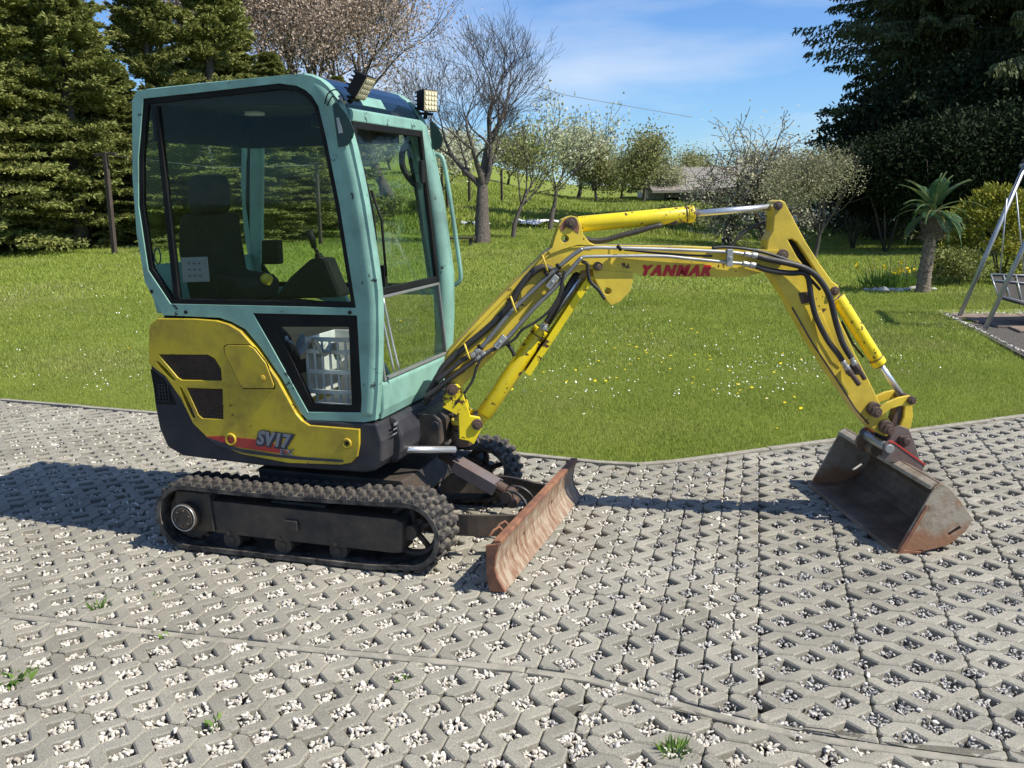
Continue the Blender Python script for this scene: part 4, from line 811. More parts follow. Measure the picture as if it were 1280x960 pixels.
MB().box((g1+g2)/2, (L_, .09, .006), Rg).box((g1+g2)/2+np.array([0, 0, .0])-NB*.045+np.array(Rg@Vector((0, 0, .014))), (L_, .005, .034), Rg).box((g1+g2)/2+NB*.045+np.array(Rg@Vector((0, 0, .014))), (L_, .005, .034), Rg).build('rod_guard', M_['yellow_cyl'], c1, .002)
mb = MB().tube([B3(u, v, -.035) for u, v in ((684, 404), (702, 372), (722, 340))], .017, 8); mb.build('rod_hose', M_['hose'], c1)
p = B3(680, 409, -.06); MB().box(p, (.035, .03, .03)).cyl(p, p-NB*.03, .012, 8).build('hose_fitting', M_['zinc'], c1, .003)
# arm cylinder on top
c2, *_ = cylinder((722, 280.5), (864, 267.5), (970, 258.5), .040, .0165, 0, 'arm_cylinder')
p = B3(840, 278, 0); MB().box(p, (.06, .05, .022)).build('port_block', M_['greasy'], c2, .004)
MB().tube(cr_path([B3(u, v, -.03) for u, v in ((728, 298), (742, 301), (757, 300), (778, 294), (798, 289), (815, 284), (828, 281))], 4), [.008]+[.014]*22+[.012, .006], 8).build('strap_hose', M_['hose'], c2)
# arm
HA = .058
arm_px = [(966.5, 256), (969, 251.5), (975, 249.5), (981, 252), (984, 258), (996, 281), (1008, 303), (1025, 330), (1040, 351), (1048, 357), (1050.5, 365), (1047, 373), (1040, 377), (1052, 405), (1070, 444), (1090, 483), (1102, 508), (1110, 521), (1117, 533), (1116, 543), (1107, 546), (1094, 540), (1084, 530), (1067, 508), (1040, 468), (1013, 427), (987, 379), (963, 341), (958, 318), (960, 300), (966, 289), (967.5, 272)]
slot = [(985, 300), (990, 299), (996, 303), (1010, 324), (1025, 347), (1022, 350), (1010, 338), (997, 322)]
mb = MB(); mb.prism([B(u, v, -HA) for u, v in arm_px], bfn, -HA, HA, [[B(u, v, -HA) for u, v in slot]]); arm = mb.build('arm', M_['yellow'], ex, .006, seg=3)
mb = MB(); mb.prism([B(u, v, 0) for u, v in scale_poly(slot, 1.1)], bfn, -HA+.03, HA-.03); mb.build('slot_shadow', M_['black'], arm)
pin(973.5, 257, -HA-.012, HA+.01, .022, 'arm_top_pin', M_['greasy'], arm); pin(979, 319, -HA-.022, HA+.022, .030, 'arm_pivot_pin', M_['greasy'], arm); pin(1044.5, 364, -HA-.014, HA+.012, .023, 'cylinder_pin', M_['greasy'], arm)
mb = MB(); mb.tube([B3(u, v, -HA-.001) for u, v in ((990, 384), (1016, 430), (1043, 470), (1070, 512), (1086, 530))], .005, 6); mb.build('weld_bead', M_['greasy'], arm)
mb = MB(); bprism(mb, [(1019, 392), (1026, 388), (1048, 440), (1050, 460), (1040, 452), (1024, 425), (1016, 405)], -HA-.005, -HA+.001); mb.build('arm_side_plate', M_['yellow'], arm, .002)
mb = MB(); bprism(mb, [(998, 366), (1014, 364), (1015, 378), (1002, 380)], -HA-.004, -HA+.001); mb.build('greasy_patch', M_['greasy'], arm)
c3, *_ = cylinder((1047, 372), (1098, 453), (1126, 493), .036, .0165, 0, 'bucket_cylinder')
MB().tube([B3(u, v, .03) for u, v in ((1052, 402), (1066, 430), (1079, 446))], .007, 6).build('steel_pipe', M_['hose'], c3)
# hoses on the near face
OH = -HB-.038
def hose(px, r, name, m_, off=OH, offs_=None, parent=boom):
    pts = [B3(u, v, off if offs_ is None else offs_[min(i, len(offs_)-1)]) for i, (u, v) in enumerate(px)]; return MB().tube(cr_path(pts, 5), r, 9).build(name, m_, parent)
A1 = [(545, 477), (560, 465), (578, 450), (589, 444)]; A2 = [(586, 447), (603, 433), (637, 392), (674, 356), (697, 335), (716, 319), (728, 311), (745, 309.5), (774, 310), (843, 312), (908, 315), (930, 317.5)]
B1 = [(530, 498), (550, 483), (575, 464), (596, 449)]; B2 = [(593, 451), (610, 440), (628, 429), (666, 387), (695, 358), (716, 334), (727, 322), (741, 320.5), (822, 320), (863, 323.5), (904, 327.5), (928, 329.5)]
hose(A1, .013, 'boom_hose', M_['hose']); hose(B1, .013, 'boom_hose', M_['hose'])
hose(A2[:7], .0115, 'boom_pipe_sleeve', M_['pipe']); hose(A2[6:], .0085, 'boom_pipe', M_['zinc']); hose(B2[:7], .0115, 'boom_pipe_sleeve', M_['pipe']); hose(B2[6:], .0085, 'boom_pipe', M_['zinc'])
hose([(535, 492), (548, 470), (557, 456), (582, 433), (612, 408), (637, 382), (648, 362), (663, 343), (678, 334), (692, 339), (700, 345)], .017, 'hose_sleeve', M_['hose'], off=-HB-.012)
hose([(538, 500), (548, 486), (565, 472), (580, 462)], .012, 'boom_hose', M_['hose'], off=-HB-.02); hose([(532, 502), (545, 480), (552, 462), (560, 452)], .012, 'boom_hose', M_['hose'], off=-.05)
hose([(530, 505), (543, 490), (556, 478)], .016, 'boom_hose', M_['hose'], off=-.02)
hose([(580, 492), (591, 475), (597, 456), (606, 444), (628, 432), (643, 424), (653, 412), (670, 402), (687, 388), (699, 369), (703, 350), (706, 338)], .007, 'thin_hose', M_['hose'], off=-HB-.05)
hose([(634, 430), (640, 438), (643, 445)], .010, 'hose_stub', M_['hose'], off=-HB-.03)
hose([(700, 345), (703, 360), (696, 378), (688, 392), (682, 403)], .010, 'lift_hose', M_['hose'], off=-HB-.02)
hose([(727, 327), (734, 330), (735, 340), (738, 352), (748, 362), (756, 374)], .009, 'gusset_hose', M_['hose'], off=-HB-.03)
hose([(913, 310), (922, 298), (932, 289), (947, 281), (955, 279)], .009, 'arc_hose', M_['hose'], off=.03)
hose([(780, 312), (820, 316), (860, 319), (890, 320)], .006, 'spiral_hose', M_['hose'], off=-HB-.02)
hose([(890, 310), (910, 309), (938, 312), (963, 318), (990, 328), (1010, 346), (1025, 362)], .008, 'upper_hose', M_['hose'], off=-HB-.015)
h1 = hose([(944, 319.5), (960, 324), (975, 327), (1000, 333), (1017, 342), (1030, 357), (1038, 374), (1043, 395), (1047, 410), (1054, 430), (1064, 447)], .0155, 'arm_hose', M_['hose'])
h2 = hose([(942, 331.5), (957, 337), (973, 340), (990, 341.5), (1004, 341), (1010, 347), (1012.5, 360), (1014, 372), (1018, 390), (1024, 405), (1035, 426), (1048, 443), (1054, 453)], .0145, 'arm_hose', M_['hose'], off=OH+.012)
for px in (((930, 317.5), (946, 320)), ((928, 329.5), (944, 332)), ((1063, 445), (1068, 456)), ((1053, 451), (1060, 462)), ((589, 446), (600, 436)), ((596, 449), (607, 441))):
    a_, b_ = B3(*px[0], OH), B3(*px[1], OH); m = (a_+b_)/2; MB().cyl(a_, a_*.55+b_*.45, .0155, 6).cyl(a_*.45+b_*.55, b_, .017, 12).cyl(a_, b_, .0125, 10).build('hose_fitting', M_['zinc'], boom, .002)
MB().cyl(B3(1059, 461, OH), B3(1064, 468, OH), .019, 6).cyl(B3(1068, 455, OH), B3(1073, 462, OH), .019, 6).box(B3(1066, 462, OH+.02), (.07, .02, .05)).build('valve_block', M_['greasy'], arm, .003)
MB().cyl(B3(1063, 466, OH), B3(1074, 481, OH), .0135, 12).build('hose_plug', M_['greasy'], arm, .003); MB().cyl(B3(1072, 459, OH+.01), B3(1081, 474, OH+.01), .0125, 12).build('hose_plug', M_['greasy'], arm, .003)
for (u, v, w_, r_) in ((690, 352, .075, 42), (625, 427, .075, 42), (911, 322, .085, 90)):
    s, z = B(u, v, OH); c = np.array(BP(s, z, OH-.008)); R = Matrix.Rotation(TH2, 3, 'Z')@Matrix.Rotation(-math.radians(r_-90+ (0 if r_ == 90 else 8)), 3, 'Y')
    MB().box(c, (.03, .03, w_), R).cyl(c, c-NB*.022, .008, 6).build('hose_clamp', M_['zinc'], boom, .003)
for (u, v) in ((698, 333), (683, 342), (600, 434), (774, 310)):
    s, z = B(u, v, OH); MB().cyl(BP(s-.006, z-.005, OH), BP(s+.006, z+.005, OH), .0165, 10).build('cable_tie', M_['black'], boom)
# links and coupler
for o_ in (-.085, .065):
    px = [(1094, 516), (1099, 509), (1108, 503), (1122, 497), (1136, 494), (1144, 497), (1145, 503), (1140, 507), (1124, 507), (1112, 511), (1104, 517), (1098, 522)]
    mb = MB(); bprism(mb, px, o_-.01, o_+.012, at=-.085); mb.build('bucket_link', M_['yellow'], ex, .003)
mb = MB(); bprism(mb, [(1131, 505), (1140, 506), (1141, 520), (1138, 535), (1130, 540), (1124, 534), (1129, 522)], -.035, .05, at=-.03); mb.build('tipping_link', M_['yellow'], ex, .005)
mb = MB(); bprism(mb, [(1122, 506), (1131, 507), (1129, 522), (1122, 538), (1112, 537), (1118, 522)], -.02, .04, at=-.03); mb.build('inner_link', M_['greasy'], ex, .005)
for (u, v, r) in ((1097, 516, .028), (1112.5, 538, .028), (1141, 501, .022)): pin(u, v, -.115, .10, r, 'link_pin', M_['greasy'], ex); 
for (u, v, r) in ((1095, 512, .036), (1110, 535, .036)): s, z = B(u, v, -.1); MB().cyl(BP(s, z, -.09), BP(s, z, .09), r, 20).build('pin_boss', M_['greasy'], ex, .004)
cp = None
for o_ in (-.10, .07):
    mb = MB(); bprism(mb, [(1117, 537), (1124, 532), (1136, 536), (1143, 552), (1150, 575), (1146, 584), (1128, 568), (1110, 556)], o_, o_+.02, at=-.10); cp = mb.build('quick_coupler', M_['coupler'], ex, .003)
mb = MB(); bprism(mb, [(1113, 553), (1120, 541), (1134, 538), (1141, 552), (1150, 578), (1130, 570)], -.078, .068, at=-.1); mb.build('coupler_core', M_['greasy'], ex, .006)
for o_ in (-.16, .13):
    mb = MB(); bprism(mb, [(1104, 563), (1106, 555), (1112, 551), (1118, 552), (1157, 580), (1152, 592), (1118, 578), (1106, 576)], o_, o_+.018, at=-.16); ph = mb.build('bucket_hanger', M_['coupler'], ex, .003)
    mb = MB(); bprism(mb, [(1112, 551), (1118, 552), (1157, 580), (1156.4, 582), (1118, 554.4), (1111, 553)], o_-.003, o_+.021, at=-.16); mb.build('red_edge', M_['red_paint'], ph)
s, z = B(1111.5, 561, -.165); MB().cyl(BP(s, z, -.175), BP(s, z, .155), .024, 20).build('hanger_pin', M_['zinc'], ex, .004)
s, z = B(1130, 550, -.1); MB().box(BP(s, z, -.10), (.05, .05, .05)).cyl(BP(s, z, -.14), BP(s, z, .1), .022, 6).build('coupler_lock', M_['greasy'], ex, .006)
# far hanger ears seen left of the arm
s, z = B(1083, 553, .10); MB().cyl(BP(s, z, .10), BP(s, z, .125), .055, 22).cyl(BP(s+.03, z-.02, .02), BP(s+.03, z-.02, .125), .045, 22).build('hanger_ear', M_['bucket_in'], ex, .004)
# bucket: profile in the boom plane
Hb = .55
lip = (2.012, .004); top = (2.195, .335)
prf = [B(u, v, -Hb) for u, v in ((1119, 690), (1148.4, 689.6), (1168, 685.5), (1184, 680.6), (1196, 673), (1205, 664), (1212, 654), (1214.5, 647), (1209, 637), (1200, 626), (1185, 607.5), (1173.7, 603), (1166.5, 609))]
lip, top = prf[0], prf[-1]
outp = prf; n_ = len(outp); ctr = np.mean(outp, 0)
inner = [tuple(np.array(p)+(ctr-np.array(p))/np.linalg.norm(ctr-np.array(p))*.012) for p in outp]; inner[0] = (lip[0], lip[1]+.012); inner[-1] = (top[0]-.006, top[1]-.012)
poly = outp+inner[::-1]; mb.prism(poly, bfn, -Hb, Hb); bk = mb.build('ditching_bucket', M_['bucket_in'], ex, .003)
mb = MB(); mb.prism([(top[0]-.020, top[1]-.012), (top[0]-.014, top[1]+.006), (top[0]+.02, top[1]+.022), (top[0]+.03, top[1]+.006), (top[0]+.006, top[1]-.012)], bfn, -Hb+.003, Hb-.003); mb.build('bucket_top_rail', M_['bucket_side'], bk, .006)
mb = MB(); mb.prism([(lip[0]-.02, 0), (lip[0]+.14, 0), (lip[0]+.14, .016), (lip[0]-.012, .018)], bfn, -Hb-.012, Hb+.012); mb.build('cutting_edge', M_['bucket_in'], bk, .003)
nearp = [B(u, v, -Hb) for u, v in ((1119, 690), (1166.5, 609), (1173.7, 603), (1185, 607.5), (1200, 626), (1214.5, 647), (1212, 654), (1205, 664), (1184, 680.6), (1148.4, 689.6))]
slt = [B(u, v, -Hb) for u, v in ((1183, 666), (1198, 656), (1200, 659), (1185, 669))]
for s_ in (-1, 1):
    mb = MB(); mb.prism(nearp, bfn, s_*Hb, s_*(Hb+.012), [slt]); sp = mb.build('bucket_side_plate', M_['bucket_side'], bk, .003)
    mb = MB(); L2 = [B(u, v, -Hb) for u, v in ((1119, 691), (1156, 630), (1157, 634), (1128, 686), (1150, 688), (1148, 690.5))]; mb.prism(L2, bfn, s_*(Hb+.010), s_*(Hb+.020)); mb.build('side_cutter', M_['rust_edge'], sp, .002)
s, z = B(1156, 632, -Hb); 
# ================================================================== VEGETATION
def norm(v): return v/np.maximum(np.linalg.norm(v, axis=-1, keepdims=True), 1e-9)
def tris_at(P, Dr, L, W, jit=.5):
    "one leaf-like triangle pair (kite) per row: base P, direction Dr, length L, width W"
    n_ = len(P); d = norm(Dr+RNG.normal(0, jit, (n_, 3))); s = norm(np.cross(d, RNG.normal(size=(n_, 3)))); L = np.asarray(L).reshape(-1, 1); W = np.asarray(W).reshape(-1, 1)
    return np.stack([P-s*W*.15, P+d*L*.45+s*W*.5, P+d*L, P+d*L*.45-s*W*.5], 1).reshape(-1, 3)
def quads(name, V, mat): return npmesh(name, V, np.arange(len(V)).reshape(-1, 4), mat)
def conifer(H, Rb, mat, nb=230, twigs=26, per=7, droop=.25, up=.25, gap=0., needle=.11, hang=0., low=.03, pw_=1.05):
    "returns (crown mesh, trunk mesh)"
    t = np.sort(RNG.uniform(0, 1, nb))**.85; z = H*(low+(1-low)*t); az = RNG.uniform(0, 2*math.pi, nb); env = Rb*(1-t)**pw_*(.75+.35*np.sin(az*3+z)*.5+RNG.uniform(-.22, .26, nb))+.10
    V = []; br = []
    u = np.concatenate([np.linspace(.06, 1, twigs)]*1)
    for i in range(nb):
        L = env[i]; ca, sa = math.cos(az[i]), math.sin(az[i]); r = u*L; upk = up*(.3+t[i]); zz = z[i]+upk*r*.9-droop*(1-t[i]*.7)*(r**1.5)/max(L, .3)**.5+.10*L*(u**3)
        P = np.stack([ca*r, sa*r, zz], -1); br.append((P[::5], .008+.010*L))
        d = norm(np.gradient(P, axis=0)); side = norm(np.cross(d, [0, 0, 1.])); tl = (.30*L*(1.05-u)+.10)*RNG.uniform(.7, 1.2, twigs)
        for s in (-1, 1):
            D = norm(d*.75+side*s*RNG.uniform(.6, 1.1, (twigs, 1))+np.array([0, 0, 1.])*RNG.uniform(-.35-hang, .15-hang, (twigs, 1)))
            k = np.linspace(.1, 1, per); Q_ = P[:, None]+D[:, None]*tl[:, None, None]*k[None, :, None]; Q_[..., 2] -= hang*.35*(tl[:, None]*k[None])**1.2
            DD = np.broadcast_to(D[:, None], Q_.shape).reshape(-1, 3); Qf = Q_.reshape(-1, 3); V.append(tris_at(Qf, DD+np.array([0, 0, -hang*.8]), needle*RNG.uniform(.7, 1.3, len(Qf)), needle*.42, .45))
    V = np.concatenate(V); mb = MB().tube([(0, 0, -.3), (0, 0, H*.5), (0, 0, H)], [.022*H, .013*H, .01], 8)
    for q, r in br[::2]: mb.tube([q[0]*[0, 0, 1]]+list(q), list(np.linspace(r, .003, len(q)+1)), 3, caps=False)
    me = quads('crown', V, mat); return me, mb
def place(name, parts, p, rz, s, label, cat, group=None, sz=None, tilt=0):
    e = empty(name, tuple(p), rz); e.scale = (s, s, sz or s); e.rotation_euler[0] = tilt; tag(e, label, cat, group)
    for nm, me in parts: link(nm, me, e)
    return e
def mb_mesh(mb, name, mat):
    me = bpy.data.meshes.new(name); me.from_pydata(mb.v, [], mb.f); me.materials.append(mat); me.polygons.foreach_set('use_smooth', mb.sm); return me
def conset(*a, **k): me, mb = conifer(*a, **k); return [('crown', me), ('trunk', mb_mesh(mb, 'trunk', M_['bark']))]
SP = [conset(8.2, 2.3, M_['spruce'], nb=400, twigs=26, per=9, needle=.10, droop=.30, pw_=.85), conset(8.0, 1.8, M_['spruce'], nb=330, twigs=24, per=9, needle=.10, droop=.2, up=.40, pw_=.9), conset(7.6, 1.9, M_['spruce'], nb=330, twigs=24, per=9, needle=.10, droop=.24, up=.3, pw_=.85)]
spr = [(8, 21.5, 0, 1.08, 1.0, 'spruce cut by the left edge of the photo, with sunlit lower boughs'), (70, 25.5, 1, 1.0, .84, 'narrow spruce with thin bare top, second from the left edge'), (122, 22.8, 2, 1.15, 1.05, 'tall spruce with dark upright top just left of the cab roof'), (180, 24.0, 0, .80, .52, 'low spruce behind the rear edge of the cab, its base beside the dark pole'),
       (220, 26.0, 1, 1.0, 1.02, 'spruce whose pointed top stands clear above the rear of the cab roof'), (258, 23.5, 2, .95, .50, 'spruce seen through the rear part of the cab side window'), (292, 27, 1, 1.15, 1.12, 'spruce above the middle of the cab roof'), (335, 24.0, 0, .85, .48, 'spruce seen through the cab side window right of the headrest'),
       (385, 25.5, 2, 1.0, .50, 'spruce behind the front post of the cab'), (440, 28.0, 0, .75, .50, 'rightmost spruce of the row, seen through the cab front window'), (-50, 22.0, 2, 1.2, 1.1, 'spruce just outside the left edge of the photo'), (-120, 23.5, 0, 1.05, 1.0, 'second spruce beyond the left edge of the photo'), (-200, 22.5, 1, 1.2, 1.05, 'third spruce beyond the left edge of the photo'), (-290, 24, 0, 1.1, 1.0, 'fourth spruce beyond the left edge of the photo'), (36, 27.0, 0, 1.0, .78, 'shorter spruce between the two leftmost ones'), (95, 28, 0, 1.0, .72, 'shaded spruce in the second row left of the dark pole'), (150, 27.5, 0, .95, .70, 'shaded spruce in the second row just behind the dark pole'), (315, 28.5, 0, 1.0, .80, 'second-row spruce under the blossoming tree above the cab roof'), (362, 27.5, 2, 1.0, .62, 'second-row spruce seen through the middle of the cab side window')]
for i, (u, D, k, s, sz_, lb) in enumerate(spr): place('spruce_tree', SP[k], G(u, D), i*1.3, s, lb, 'spruce', 'spruces in a row along the left of the lawn', sz=sz_)
# dark spruces on the right
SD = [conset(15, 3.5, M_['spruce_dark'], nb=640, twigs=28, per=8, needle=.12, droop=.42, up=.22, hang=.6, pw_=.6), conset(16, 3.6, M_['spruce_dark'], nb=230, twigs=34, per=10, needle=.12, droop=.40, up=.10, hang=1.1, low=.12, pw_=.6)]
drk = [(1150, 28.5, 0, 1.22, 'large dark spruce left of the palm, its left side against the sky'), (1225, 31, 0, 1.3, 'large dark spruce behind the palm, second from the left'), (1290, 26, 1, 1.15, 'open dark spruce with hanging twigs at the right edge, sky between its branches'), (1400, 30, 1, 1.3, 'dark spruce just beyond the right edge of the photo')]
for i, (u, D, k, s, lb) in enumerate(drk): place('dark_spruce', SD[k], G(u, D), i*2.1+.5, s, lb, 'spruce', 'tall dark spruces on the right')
def shrub(center, rad, n_, leaf, mat, lumps=9, jit=1.2, seed=0):
    "leaf cloud over several lumps"
    c = np.array(center); P = []; r_ = np.array(rad)
    for k in range(lumps):
        d = RNG.normal(size=3); d /= np.linalg.norm(d); d[2] = abs(d[2])*.9-.15; lc = c+d*r_*RNG.uniform(.25, .62); lr = r_*RNG.uniform(.35, .6); m = n_//lumps
        v = norm(RNG.normal(size=(m, 3))); P.append(np.concatenate([lc+v*lr*RNG.uniform(.55, 1.05, (m, 1)), v], 1))
    P = np.concatenate(P); P = P[P[:, 2] > .02]; return tris_at(P[:, :3], P[:, 3:]*.8+[0, 0, .3], leaf*RNG.uniform(.6, 1.3, len(P)), leaf*.6*RNG.uniform(.7, 1.2, len(P)), jit)
def stems(n_, h, spread, r=.02):
    mb = MB()
    for k in range(n_): a = 2*math.pi*k/n_+random.random(); mb.tube([(0, 0, -.1), (math.cos(a)*spread*.4, math.sin(a)*spread*.4, h*.5), (math.cos(a)*spread, math.sin(a)*spread, h)], [r, r*.7, r*.3], 5)
    return mb_mesh(mb, 'stem', M_['twig'])
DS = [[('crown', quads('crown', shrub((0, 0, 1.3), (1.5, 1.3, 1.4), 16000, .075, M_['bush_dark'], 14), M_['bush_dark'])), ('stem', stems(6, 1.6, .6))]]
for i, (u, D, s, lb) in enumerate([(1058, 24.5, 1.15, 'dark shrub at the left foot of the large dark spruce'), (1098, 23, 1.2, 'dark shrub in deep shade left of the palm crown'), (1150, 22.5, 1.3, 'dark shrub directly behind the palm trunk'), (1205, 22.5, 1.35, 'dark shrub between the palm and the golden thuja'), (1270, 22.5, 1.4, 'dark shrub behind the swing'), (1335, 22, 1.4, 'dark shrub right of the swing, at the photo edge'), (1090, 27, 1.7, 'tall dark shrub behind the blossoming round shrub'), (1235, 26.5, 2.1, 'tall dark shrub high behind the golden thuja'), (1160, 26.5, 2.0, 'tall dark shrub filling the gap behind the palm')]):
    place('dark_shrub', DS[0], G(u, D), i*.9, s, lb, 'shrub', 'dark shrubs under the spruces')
# broadleaf skeletons
def skeleton(H, levels, fork=3, r0=.16, ang=.55, ratio=.74, up=.12, first=.3, curve=.25, seed=1, lean=(0, 0), minr=.004, flare=1.0):
    rd = random.Random(seed); segs = []; tips = []
    def grow(p, d, L, r, lv):
        n_ = 4 if lv < 3 else 3; pts = [p]
        for k in range(n_):
            d = (d+Vector((rd.gauss(0, curve), rd.gauss(0, curve), rd.gauss(0, curve*.6)+up))*.5).normalized(); p = p+d*L/n_; pts.append(p)
        r1 = max(minr, r*.62); rads = [r+(r1-r)*k/n_ for k in range(n_+1)]; segs.append((pts, rads, lv))
        if lv >= levels: tips.append((pts, d)); return
        m = fork if lv else max(fork, 4)
        for k in range(m):
            a = 2*math.pi*(k+rd.random()*.6)/m; o = d.orthogonal().normalized(); o2 = d.cross(o); an = ang*rd.uniform(.6, 1.35)*(.35 if k == 0 else 1)
            nd = (d*math.cos(an)+(o*math.cos(a)+o2*math.sin(a))*math.sin(an)).normalized(); st = pts[-1] if (k < 2 or lv == 0) else pts[rd.choice([-2, -2, -3])]
            grow(Vector(st), nd, L*ratio*rd.uniform(.75, 1.2), max(minr, r1*(.92 if k == 0 else rd.uniform(.55, .8))), lv+1)
    p0 = Vector((0, 0, -.15)); d0 = Vector((lean[0], lean[1], 1)).normalized(); grow(p0, d0, H*first, r0, 0); return segs, tips
def skel_mesh(segs, name='trunk', mat=None, minlv=0, maxlv=99):
    mb = MB()
    for pts, rads, lv in segs:
        if minlv <= lv <= maxlv: mb.tube(pts, rads, 9 if lv == 0 else (6 if lv < 3 else (4 if lv < 4 else 3)), caps=False)
    return mb_mesh(mb, name, mat or M_['twig'])
def leafy(tips, per, leaf, mat, spread=.12, name='blossom'):
    P, D = [], []
    for pts, d in tips:
        for k in range(per): i = random.randrange(len(pts)); P.append(tuple(pts[i]+Vector((random.gauss(0, spread), random.gauss(0, spread), random.gauss(0, spread))))); D.append(tuple(d))
    P, D = np.array(P), np.array(D); return quads(name, tris_at(P, D, leaf*RNG.uniform(.6, 1.3, len(P)), leaf*.8*np.ones(len(P)), 1.0), mat)
# bare walnut-like tree
sg, tp = skeleton(7.4, 7, fork=3, r0=.25, ang=.60, ratio=.775, up=.15, first=.23, curve=.30, seed=21, minr=.0045)
bare = [('trunk', skel_mesh(sg, 'trunk', M_['bark'], 0, 2)), ('crown', skel_mesh(sg, 'crown', M_['twig'], 3, 99))]
place('bare_tree', bare, G(606, 22.0), .4, .80, 'large leafless tree with a gnarled trunk standing alone right of the cab', 'tree')
# pinkish blossoming trees above the cab
BPK = []
for sd2 in (5, 9):
    sg, tp = skeleton(9.5, 5, fork=4, r0=.2, ang=.58, ratio=.76, up=.14, first=.3, seed=sd2, minr=.008); BPK.append([('trunk', skel_mesh(sg, 'trunk', M_['twig'])), ('blossom', leafy(tp, 15, .085, M_['blossom_pink'], .40))])
for i, (u, D, k, s, lb) in enumerate([(500, 33, 0, 1.0, 'pinkish blossoming tree right above the cab front, its twigs against blue sky'), (425, 34, 1, 1.2, 'pinkish blossoming tree above the middle of the cab roof'), (350, 36, 0, 1.2, 'pinkish blossoming tree showing between the spruce tops over the cab'), (30, 37, 1, 1.2, 'pale tree rising behind the leftmost spruces'), (270, 33, 1, 1.15, 'blossoming tree showing between the two tall spruce tops left of the roof')]):
    place('blossoming_tree', BPK[k], G(u, D), i*1.7, s, lb, 'tree', 'pinkish blossoming trees behind the spruces')
# small white blossoming trees
for i, (u, D, s, lv, per, mt, sd2, lb, H) in enumerate([(645, 23.5, .95, 4, 4, 'leaf_young', 3, 'young multi-stemmed tree with sparse fresh leaves just right of the bare tree', 3.4), (690, 27, 1.15, 4, 8, 'blossom_white', 8, 'small tree full of white blossom on a thin trunk left of the raised boom', 3.6), (560, 31, 1.0, 4, 8, 'blossom_white', 14, 'small sparse white-blossoming tree between the grab handle and the bare tree', 3.2)]):
    sg, tp = skeleton(H, lv, fork=4, r0=.07, ang=.6, ratio=.74, up=.1, first=.3, seed=sd2, minr=.006); place('young_tree', [('trunk', skel_mesh(sg)), ('blossom', leafy(tp, int(per*1.7), .07, M_[mt], .15))], G(u, D), .3, s, lb, 'tree')
# old apple tree behind the boom and round pale shrub tree
sg, tp = skeleton(4.6, 5, fork=4, r0=.13, ang=.95, ratio=.76, up=.03, first=.22, curve=.4, seed=33, minr=.007)
place('apple_tree', [('trunk', skel_mesh(sg)), ('blossom', leafy(tp, 5, .055, M_['bud'], .10))], G(905, 24.0), 1.1, 1.12, 'spreading old apple tree with pale buds behind the boom', 'tree')
sg, tp = skeleton(4.2, 4, fork=4, r0=.12, ang=.9, ratio=.76, up=.05, first=.2, curve=.4, seed=40, minr=.007)
place('apple_tree', [('trunk', skel_mesh(sg)), ('blossom', leafy(tp, 9, .055, M_['bud'], .12))], G(960, 22.5), .2, 1.0, 'pale budding apple tree directly behind the top of the arm', 'tree')
M_['bud_dark'] = leafmat('olive_buds', (.13, .14, .06), (.44, .42, .26), .25); V = shrub((0, 0, 1.95), (1.35, 1.2, 1.05), 11000, .05, M_['bud'], 16); sg, tp = skeleton(2.4, 3, fork=4, r0=.06, ang=.5, first=.45, seed=4)
place('round_shrub_tree', [('crown', quads('crown', V, M_['bud_dark'])), ('trunk', skel_mesh(sg))], G(1010, 20.5)-[0, 0, .35], 0, 1.0, 'round pale-leaved small tree in front of the dark spruce, right of the arm', 'tree')
# far hedgerow trees
HT = []
for sd2, mt in ((51, 'olive'), (52, 'leaf_young'), (53, 'bud')):
    sg, tp = skeleton(5, 4, fork=4, r0=.12, ang=.6, ratio=.74, up=.1, first=.22, seed=sd2, minr=.02); HT.append([('trunk', skel_mesh(sg)), ('crown', leafy(tp, 28, .12, M_[mt], .40, 'crown'))])
for i, (u, D, k, s, lb) in enumerate([(590, 60, 2, 1.0, 'grey-green far tree behind the bare tree trunk'), (640, 62, 0, .95, 'far olive tree above the young trees'), (722, 58, 2, 1.35, 'tall pale far tree left of the gap of sky'), (748, 55, 0, .95, 'low far olive tree above the raised cylinder foot'), (775, 56, 1, .85, 'yellow-green far bush above the boom cylinder'), (800, 52, 0, 1.1, 'rounded far olive tree in the middle of the hedgerow'), (832, 55, 2, .85, 'pale far bush left of the grey roof'), (865, 60, 0, .9, 'far olive tree behind the apple tree'), (540, 58, 2, .9, 'pale far bush seen beside the grab handle'), (500, 62, 0, .9, 'far olive tree seen through the cab front window'), (930, 66, 0, .9, 'far tree right of the grey roof'), (985, 62, 2, .9, 'far pale tree behind the budding apple tree'), (455, 56, 0, 1.0, 'far tree at the right end of the spruce row')]):
    place('hedgerow_tree', HT[k], G(u, D)-[0, 0, .4], i*1.1, s, lb, 'tree', 'far hedgerow trees at the meadow edge')
# low bushes along the meadow
LB = [('crown', quads('crown', shrub((0, 0, .35), (.6, .5, .4), 900, .09, M_['leaf_young'], 6), M_['leaf_young'])), ('stem', stems(4, .5, .2, .01))]
for i, (u, D, s, lb) in enumerate([(500, 30, 1.0, 'low green bush in the meadow seen through the front window'), (548, 33, .8, 'low bush at the meadow edge beside the grab handle'), (528, 31, .7, 'small low bush in the meadow left of the fence post'), (868, 27, .9, 'low bush below the apple tree'), (838, 28, 1.1, 'low bush behind the boom pipes')]):
    place('low_bush', LB, G(u, D), i, s, lb, 'bush', 'low bushes at the meadow edge')
